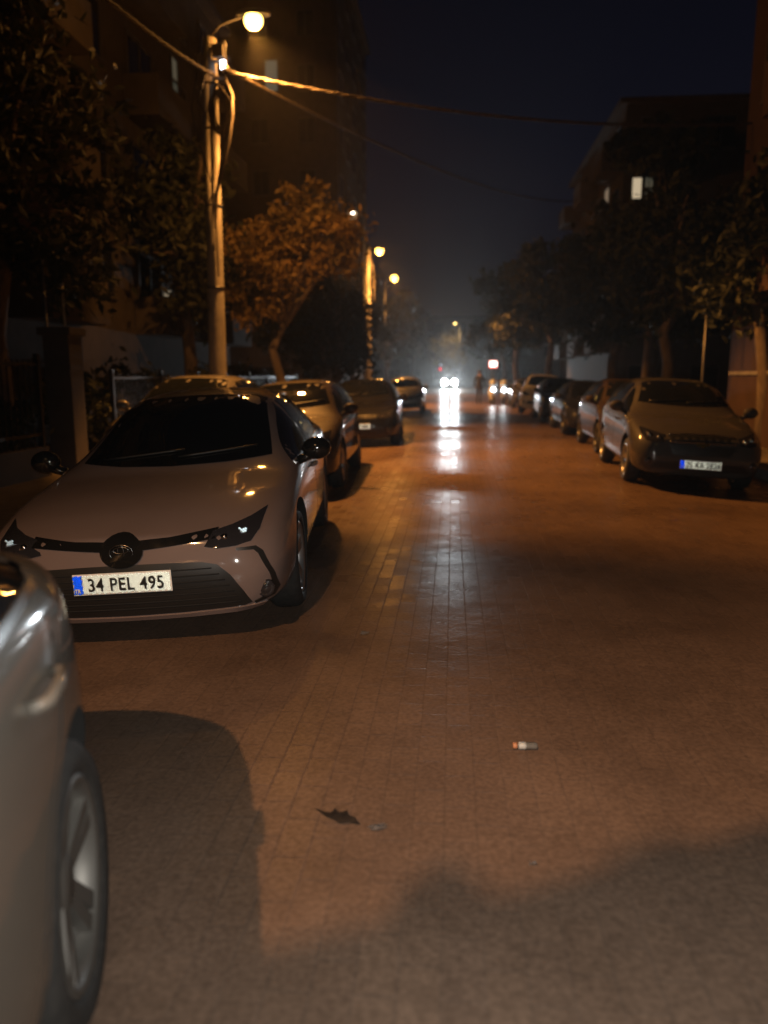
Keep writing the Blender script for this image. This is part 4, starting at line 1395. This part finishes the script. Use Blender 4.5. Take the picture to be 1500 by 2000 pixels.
o = fin('steel_post', bm, MAT['galv']); o.location = (5.95, 19.3, ZP)
tag(o, 'slim steel post by the corner wall on the right', 'post')
wl = empty('garden_wall', (6.6, 14.4, ZP), (0, 0, 0), 'rendered garden wall with a coping behind the dark grey car', 'garden wall')
bm = bmesh.new(); box(bm, (0, 0, .75), (.22, 9.0, 1.5)); fin('wall_face', bm, MAT['render_red'], wl)
bm = bmesh.new(); box(bm, (0, 0, 1.54), (.32, 9.1, .08), bevel=.012); fin('coping', bm, MAT['concrete'], wl)
# ------------------------------------------------------------------ pedestrian and scooters down the road
def skin_body(name, nodes, edges, mat, parent=None):
    me = bpy.data.meshes.new(name)
    me.from_pydata([n[0] for n in nodes], edges, [])
    o = bpy.data.objects.new('tmp_skin', me); COL.objects.link(o)
    o.modifiers.new('s', 'SKIN')
    for i, n in enumerate(nodes):
        r = n[1]
        o.data.skin_vertices[0].data[i].radius = (r, r) if not isinstance(r, tuple) else r
    o.data.skin_vertices[0].data[0].use_root = True
    ss = o.modifiers.new('u', 'SUBSURF'); ss.levels = 2
    dg = bpy.context.evaluated_depsgraph_get()
    out = bpy.data.meshes.new_from_object(o.evaluated_get(dg), depsgraph=dg)
    bpy.data.objects.remove(o); bpy.data.meshes.remove(me)
    out.name = name
    for p in out.polygons: p.use_smooth = True
    out.materials.clear()
    return link(name, out, mat, parent)

MAT['dark_cloth'] = M('dark_clothes', (.018, .018, .022), rough=.9)
MAT['trousers'] = M('dark_trousers', (.025, .025, .032), rough=.9)
MAT['skin'] = M('skin', (.42, .27, .19), rough=.55)
MAT['hair'] = M('dark_hair', (.015, .012, .01), rough=.6)
MAT['sole'] = M('shoe_sole', (.05, .05, .05), rough=.7)

def person(label, loc, rz, seed=0):
    p = empty('person', loc, (0, 0, rz), label, 'person')
    nd = [((0, 0, .96), (.15, .11)),                       # pelvis
          ((0, 0, 1.12), (.145, .10)), ((0, -.01, 1.30), (.175, .115)), ((0, 0, 1.43), (.13, .09)), ((0, 0, 1.50), .055),
          ((0, -.015, 1.57), (.07, .08)), ((0, -.02, 1.66), (.078, .095)), ((0, -.01, 1.73), (.055, .065)),
          ((.10, 0, .90), .095), ((.11, -.06, .50), .062), ((.115, .03, .10), .042), ((.12, -.10, .05), (.042, .035)),
          ((-.10, 0, .90), .095), ((-.11, .06, .50), .062), ((-.115, .17, .12), .042), ((-.12, .07, .05), (.042, .035)),
          ((.20, 0, 1.42), .062), ((.255, .03, 1.14), .045), ((.26, -.06, .90), .033),
          ((-.20, 0, 1.42), .062), ((-.255, -.01, 1.14), .045), ((-.26, -.10, .90), .033)]
    ed = [(0, 1), (1, 2), (2, 3), (3, 4), (4, 5), (5, 6), (6, 7), (0, 8), (8, 9), (9, 10), (10, 11), (0, 12), (12, 13), (13, 14), (14, 15), (3, 16), (16, 17), (17, 18), (3, 19), (19, 20), (20, 21)]
    b = skin_body('body', nd, ed, [MAT['skin'], MAT['dark_cloth'], MAT['trousers'], MAT['sole']], p)
    for f in b.data.polygons:
        c = f.center
        if c.z > 1.50: f.material_index = 0
        elif c.z < .075: f.material_index = 3
        elif c.z < .98 and abs(c.x) < .215: f.material_index = 2
        elif abs(c.x) > .2 and c.z < .93: f.material_index = 0
        else: f.material_index = 1
    # fingers at both hands
    bm = bmesh.new()
    for s, y0 in ((1, -.065), (-1, -.105)):
        for k in range(4):
            yy = y0 - .028 + k * .018
            ln = (.065, .078, .072, .055)[k]
            tube(bm, [(s * .262, yy, .885), (s * .266, yy - .004, .885 - ln * .55), (s * .256, yy - .012, .885 - ln)], [.009, .0085, .006], 6)
        tube(bm, [(s * .25, y0 - .03, .90), (s * .238, y0 - .055, .875), (s * .236, y0 - .06, .845)], [.010, .009, .007], 6)
    fin('fingers', bm, MAT['skin'], p, True)
    bm = bmesh.new()
    bmesh.ops.create_uvsphere(bm, u_segments=16, v_segments=10, radius=1)
    for v in bm.verts:
        v.co = Vector((v.co.x * .088, v.co.y * .105, v.co.z * .095)) + Vector((0, .012, 1.70))
        if v.co.y < -.055 and v.co.z < 1.70: v.co.y = -.05
    fin('hair', bm, MAT['hair'], p, True)
    return p
person('pedestrian in dark clothes walking past the scooters', (1.36, 40.4, zroad(1.36, 40.4)), R(160))

MAT['scooter_white'] = paint('scooter_white', (.62, .62, .62))
MAT['scooter_dark'] = paint('scooter_dark', (.05, .05, .055))
MAT['beam_on'] = M('scooter_headlamp_on', (.9, .95, 1), emit=(.86, .95, 1.0), estr=30)
MAT['clear_screen'] = M('tinted_windscreen', (.30, .33, .35), rough=.08, coat=1)
def scooter(label, x, y, rz, pm):
    s = empty('motor_scooter', (x, y, zroad(x, y)), (0, 0, rz), label, 'scooter', 'scooters standing beside the pedestrian')
    for yw in (-.62, .66):
        bm = bmesh.new()
        lathe(bm, [(.17, -.045), (.235, -.05), (.255, -.02), (.255, .02), (.235, .05), (.17, .045)], 28, 'x', closed=True)
        w = fin('wheel', bm, MAT['tyre'], s); w.location = (0, yw, .255)
        bm = bmesh.new()
        lathe(bm, [(.172, -.035), (.172, .035), (.15, .03), (.05, .045), (.001, .045)], 20, 'x')
        fin('rim', bm, MAT['alloy'], w)
    bm = bmesh.new()      # leg shield and front fairing
    prof = [(-.62, .50, .10), (-.60, .62, .17), (-.56, .75, .20), (-.50, .88, .19), (-.43, .98, .13)]
    rows = []
    for (yy, zz, hw) in prof:
        rows.append([bm.verts.new((hw * t, yy + .14 * t * t * (1 if abs(t) > 0 else 0), zz)) for t in (-1, -.6, -.2, .2, .6, 1)] + [bm.verts.new((hw * t, yy + .16 + .04 * t * t, zz)) for t in (1, .4, -.4, -1)])
    for a, b in zip(rows, rows[1:]):
        for k in range(len(a)): bm.faces.new((a[k], a[(k + 1) % len(a)], b[(k + 1) % len(a)], b[k]))
    bm.faces.new(rows[0][::-1]); bm.faces.new(rows[-1])
    bmesh.ops.recalc_face_normals(bm, faces=bm.faces[:])
    fs = fin('front_shield', bm, pm, s, True)
    bm = bmesh.new()
    lathe(bm, [(.001, -.03), (.06, -.022), (.085, 0), (.085, .07)], 20, 'y', (0, -.60, .79))
    fin('headlight', bm, MAT['beam_on'], fs)
    bm = bmesh.new()
    for sx in (-1, 1): lathe(bm, [(.001, -.02), (.028, -.012), (.035, .0), (.035, .04)], 12, 'y', (sx * .145, -.52, .74))
    fin('indicators', bm, MAT['lens_chrome'], fs)
    bm = bmesh.new()      # floor board, tail body
    box(bm, (0, -.12, .30), (.30, .62, .10), bevel=.03)
    tube(bm, [(0, .12, .42), (0, .35, .58), (0, .70, .66), (0, .98, .70)], [.13, .16, .15, .05], 14)
    fin('tail_body', bm, pm, s)
    bm = bmesh.new()
    tube(bm, [(0, .10, .74), (0, .4, .78), (0, .82, .82)], [.10, .14, .09], 14)
    for v in bm.verts: v.co.z = max(v.co.z, .70)
    fin('seat', bm, MAT['black_trim'], s, True)
    bm = bmesh.new()
    tube(bm, [(0, -.40, .95), (0, -.36, 1.03)], .03, 8)
    tube(bm, [(-.33, -.24, 1.05), (-.18, -.34, 1.05), (0, -.38, 1.03), (.18, -.34, 1.05), (.33, -.24, 1.05)], .016, 8)
    hb = fin('handlebar', bm, MAT['black_trim'], s)
    for sx in (-1, 1):
        bm = bmesh.new()
        tube(bm, [(sx * .2, -.33, 1.05), (sx * .28, -.36, 1.17), (sx * .31, -.37, 1.24)], .007, 6)
        bmesh.ops.create_uvsphere(bm, u_segments=12, v_segments=8, radius=.055, matrix=Matrix.Translation((sx * .32, -.37, 1.27)) @ Matrix.Diagonal((1.2, .3, .8, 1)))
        fin('mirror', bm, MAT['chrome'], hb)
    bm = bmesh.new()
    rows = []
    for (yy, zz, hw) in ((-.50, .95, .16), (-.44, 1.10, .19), (-.36, 1.24, .17), (-.32, 1.32, .11)):
        rows.append([bm.verts.new((hw * t, yy + .07 * t * t, zz)) for t in (-1, -.5, 0, .5, 1)] + [bm.verts.new((hw * t, yy + .07 * t * t + .006, zz)) for t in (1, .5, 0, -.5, -1)])
    for a, b in zip(rows, rows[1:]):
        for k in range(10): bm.faces.new((a[k], a[(k + 1) % 10], b[(k + 1) % 10], b[k]))
    bm.faces.new(rows[0][::-1]); bm.faces.new(rows[-1])
    fin('windscreen', bm, MAT['clear_screen'], s, True)
    bm = bmesh.new()
    tube(bm, [(-.02, -.55, .52), (-.07, -.62, .255)], .02, 8); tube(bm, [(.02, -.55, .52), (.07, -.62, .255)], .02, 8)
    tube(bm, [(.13, .2, .3), (.17, .5, .3), (.17, .85, .34)], [.025, .045, .04], 10)
    fin('fork_and_exhaust', bm, MAT['dull_chrome'], s)
    return s
scooter('white scooter with its headlamp on, nearer the pedestrian', 2.12, 42.4, R(4), MAT['scooter_white'])
scooter('white scooter with its headlamp on, nearer the parked cars', 2.75, 42.7, R(-3), MAT['scooter_white'])

# lit signs
MAT['sign_on'] = M('lit_sign_face', (1, .9, .85), emit=(1, .80, .74), estr=4.0)
MAT['sign_red'] = M('lit_sign_red_rim', (.6, .05, .03), emit=(1, .12, .06), estr=.8)
sg = empty('shop_sign', (2.31, 46, zroad(2.31, 46)), (0, 0, 0), 'small glowing white sign with a red rim on a post above the scooters', 'lit sign')
bm = bmesh.new(); tube(bm, [(0, .06, 0), (0, .06, 2.35)], .03, 8); fin('sign_post', bm, MAT['iron'], sg)
bm = bmesh.new(); box(bm, (0, 0, 2.16), (.50, .09, .44), bevel=.02); cs = fin('sign_case', bm, MAT['sign_red'], sg)
bm = bmesh.new(); box(bm, (.015, -.055, 2.18), (.42, .03, .32), bevel=.006); fin('sign_face', bm, MAT['sign_on'], cs)
MAT['red_on'] = M('red_signal_on', (1, .05, .05), emit=(1, .06, .08), estr=1.6)
MAT['blue_on'] = M('pale_signal_on', (.8, .9, 1), emit=(.75, .85, 1), estr=.9)
sp = empty('signal_post', (-1.2, 79, zroad(-1.2, 79)), (0, 0, 0), 'small red signal with a pale light over it, left of the oncoming car', 'signal')
sp.location = (-1.3, 79, zroad(-1.3, 79))
bm = bmesh.new(); tube(bm, [(0, 0, 0), (0, 0, 2.1)], .04, 8); fin('sign_post', bm, MAT['iron'], sp)
bm = bmesh.new(); box(bm, (0, 0, 2.4), (.34, .16, .95), bevel=.03); hs_ = fin('signal_head', bm, MAT['black_trim'], sp)
bm = bmesh.new(); lathe(bm, [(.001, -.13), (.12, -.11), (.14, -.085), (.14, -.07)], 16, 'y', (0, 0, 2.2)); fin('red_light', bm, MAT['red_on'], hs_)
bm = bmesh.new(); lathe(bm, [(.001, -.13), (.08, -.11), (.10, -.085), (.10, -.07)], 16, 'y', (.04, 0, 2.62)); fin('pale_light', bm, MAT['blue_on'], hs_)

# ------------------------------------------------------------------ litter on the paving
MAT['dry_leaf'] = add_noise(M('dry_leaf', (.05, .035, .025), rough=.9), 30, (.02, .014, .011), (.05, .036, .026))
bm = bmesh.new()
out = [(-.15, .055), (-.09, .03), (-.045, .028), (-.035, .075), (0, .045), (.035, .075), (.05, .035), (.09, .03), (.135, -.03), (.07, -.03), (.03, -.055), (-.02, -.03), (-.06, -.015)]
cx = bm.verts.new((0, 0, .022))
vs = [bm.verts.new((x, y, .004 + .014 * abs(math.sin(7 * x + 2)))) for x, y in out]
for a, b in zip(vs, vs[1:] + vs[:1]): bm.faces.new((cx, a, b))
bmesh.ops.solidify(bm, geom=bm.faces[:], thickness=.002)
bm.transform(Matrix.Diagonal((.62, .62, .7, 1)))
o = fin('dry_leaf', bm, MAT['dry_leaf']); o.location = (-.36, 2.31, zroad(-.36, 2.31) + .004); o.rotation_euler = (0, 0, R(-8))
tag(o, 'curled dark dry leaf lying on the paving near the camera', 'leaf')
MAT['paper'] = M('crumpled_paper', (.2, .185, .18), rough=.8)
def scrap(label, x, y, s, mat, seed, rz=0):
    rng = random.Random(seed)
    bm = bmesh.new()
    g = [[bm.verts.new(((i - 1.5) * s[0] / 3 + rng.uniform(-.1, .1) * s[0], (j - 1) * s[1] / 2 + rng.uniform(-.1, .1) * s[1], .002 + rng.uniform(0, s[2]))) for i in range(4)] for j in range(3)]
    for j in range(2):
        for i in range(3): bm.faces.new((g[j][i], g[j][i + 1], g[j + 1][i + 1], g[j + 1][i]))
    bmesh.ops.solidify(bm, geom=bm.faces[:], thickness=.0015)
    o = fin('paper_scrap', bm, mat); o.location = (x, y, zroad(x, y) + .004); o.rotation_euler = (0, 0, rz)
    return tag(o, label, 'litter')
scrap('pale crumpled paper scrap beside the dry leaf', -.22, 2.27, (.06, .035, .012), MAT['paper'], 1, .5)
scrap('tiny white paper scrap at the edge of the shaded paving', .26, 2.11, (.022, .02, .012), MAT['paper'], 2)
scrap('small pale scrap on the paving in front of the beige saloon', -.48, 4.18, (.05, .03, .014), MAT['paper'], 3)
bt_s = .52
MAT['pet'] = M('clear_plastic', (.12, .12, .115), rough=.15, coat=1)
MAT['orange_cap'] = M('orange_cap', (.45, .2, .1), rough=.5)
MAT['label_white'] = M('bottle_label', (.4, .42, .42), rough=.5)
bt = empty('plastic_bottle', (.262, 2.84, zroad(.26, 2.84) + .022), (0, 0, R(3)), 'small plastic bottle with a pale label lying on the paving', 'bottle')
bt.scale = (bt_s, bt_s, bt_s)
bm = bmesh.new(); lathe(bm, [(.001, .02), (.012, .02), (.012, .04), (.024, .075), (.026, .10), (.024, .12), (.026, .14), (.026, .165), (.018, .172), (.001, .172)], 16, 'x'); fin('bottle_body', bm, MAT['pet'], bt, True)
bm = bmesh.new(); lathe(bm, [(.001, -.012), (.021, -.012), (.0235, .0), (.0235, .018), (.001, .02)], 16, 'x'); fin('bottle_cap', bm, MAT['orange_cap'], bt)
bm = bmesh.new(); lathe(bm, [(.0262, .03), (.027, .045), (.027, .07), (.0262, .085)], 16, 'x'); fin('bottle_label', bm, MAT['label_white'], bt)

# ------------------------------------------------------------------ light, sky, camera
def aim(o, tgt):
    d = (Vector(tgt) - o.location).normalized()
    o.rotation_euler = d.to_track_quat('-Z', 'Y').to_euler()
HL = 6500
for s in (-1, 1):
    h = point_light('car_headlight_beam', (-.38 + s * .6, 85.75, zroad(-.38, 86) + .85), HL, (.86, .95, 1.0), .12, 'SPOT', None, R(64), .7)
    aim(h, (1.2 + s * .5, 48, .35))
for x, y in ((2.12, 41.76), (2.75, 42.06)):
    h = point_light('scooter_headlight_beam', (x, y - .03, zroad(x, y) + .79), 14, (.86, .95, 1.0), .07, 'SPOT', None, R(60), .7)
    aim(h, (x - .3, 30, .0))
# the photographer's phone flash
fl = point_light('phone_flash', (.02, -.03, 1.47), 235, (1.0, .96, .88), .012, 'SPOT', None, R(100), .8)
aim(fl, (.25, 3.2, 0))

moon = bpy.data.lights.new('moonlight', 'SUN'); moon.energy = .002; moon.angle = R(.5); moon.color = (.8, .87, 1)
mo = bpy.data.objects.new('moonlight', moon); COL.objects.link(mo); mo.rotation_euler = (R(40), 0, R(60))

w = bpy.data.worlds.new('World'); scene.world = w
w.use_nodes = True
n, l = w.node_tree.nodes, w.node_tree.links
sky = n.new('ShaderNodeTexSky'); sky.sky_type = 'NISHITA'; sky.sun_disc = False
sky.sun_elevation = R(-4); sky.sun_rotation = R(20)
bg = n['Background']; bg.inputs['Strength'].default_value = .055
tn = n.new('ShaderNodeMixRGB'); tn.blend_type = 'MULTIPLY'; tn.inputs['Fac'].default_value = 1; tn.inputs['Color2'].default_value = (.80, .72, 1.2, 1)
l.new(sky.outputs['Color'], tn.inputs['Color1']); l.new(tn.outputs['Color'], bg.inputs['Color'])

cam = bpy.data.cameras.new('camera')
co = bpy.data.objects.new('camera', cam); COL.objects.link(co)
scene.camera = co
cam.sensor_fit = 'VERTICAL'; cam.sensor_height = 36; cam.lens = 27.0
cam.clip_start = .02; cam.clip_end = 2000
HC = 1.45
co.location = (0, 0, HC)
co.rotation_euler = (R(90) - math.atan(265 / 1500), 0, R(5.06))
cam.dof.use_dof = True
cam.dof.focus_distance = 4.2
cam.dof.aperture_fstop = 0.027 / .024       # about 10 mm opening
cam.dof.aperture_blades = 0

if HAZE:
    bm = bmesh.new(); box(bm, (0, 52, 14.4), (80, 190, 32))
    hz = fin('glow_haze', bm)  # thin air volume added for the glow around the lamps
    m = bpy.data.materials.new('glow_haze_air'); nn, ll = nt(m)
    nn.remove(nn['Principled BSDF'])
    v = nn.new('ShaderNodeVolumePrincipled')
    v.inputs['Color'].default_value = (.95, .95, .95, 1); v.inputs['Density'].default_value = HAZE; v.inputs['Anisotropy'].default_value = .8
    ll.new(v.outputs[0], nn['Material Output'].inputs['Volume'])
    hz.data.materials.append(m)
    tag(hz, kind='stuff')

vs_ = scene.view_settings
vs_.view_transform = 'Standard'; vs_.look = 'None'; vs_.exposure = 0; vs_.gamma = 1
scene.display_settings.display_device = 'sRGB'
scene.render.engine = 'CYCLES'
c = scene.cycles
c.use_denoising = DENOISE
try: c.denoiser = 'OPENIMAGEDENOISE'
except Exception: pass
c.max_bounces = 6; c.diffuse_bounces = 2; c.glossy_bounces = 5; c.transmission_bounces = 2; c.volume_bounces = 0
c.sample_clamp_indirect = 4
c.use_light_tree = True
scene.render.film_transparent = False
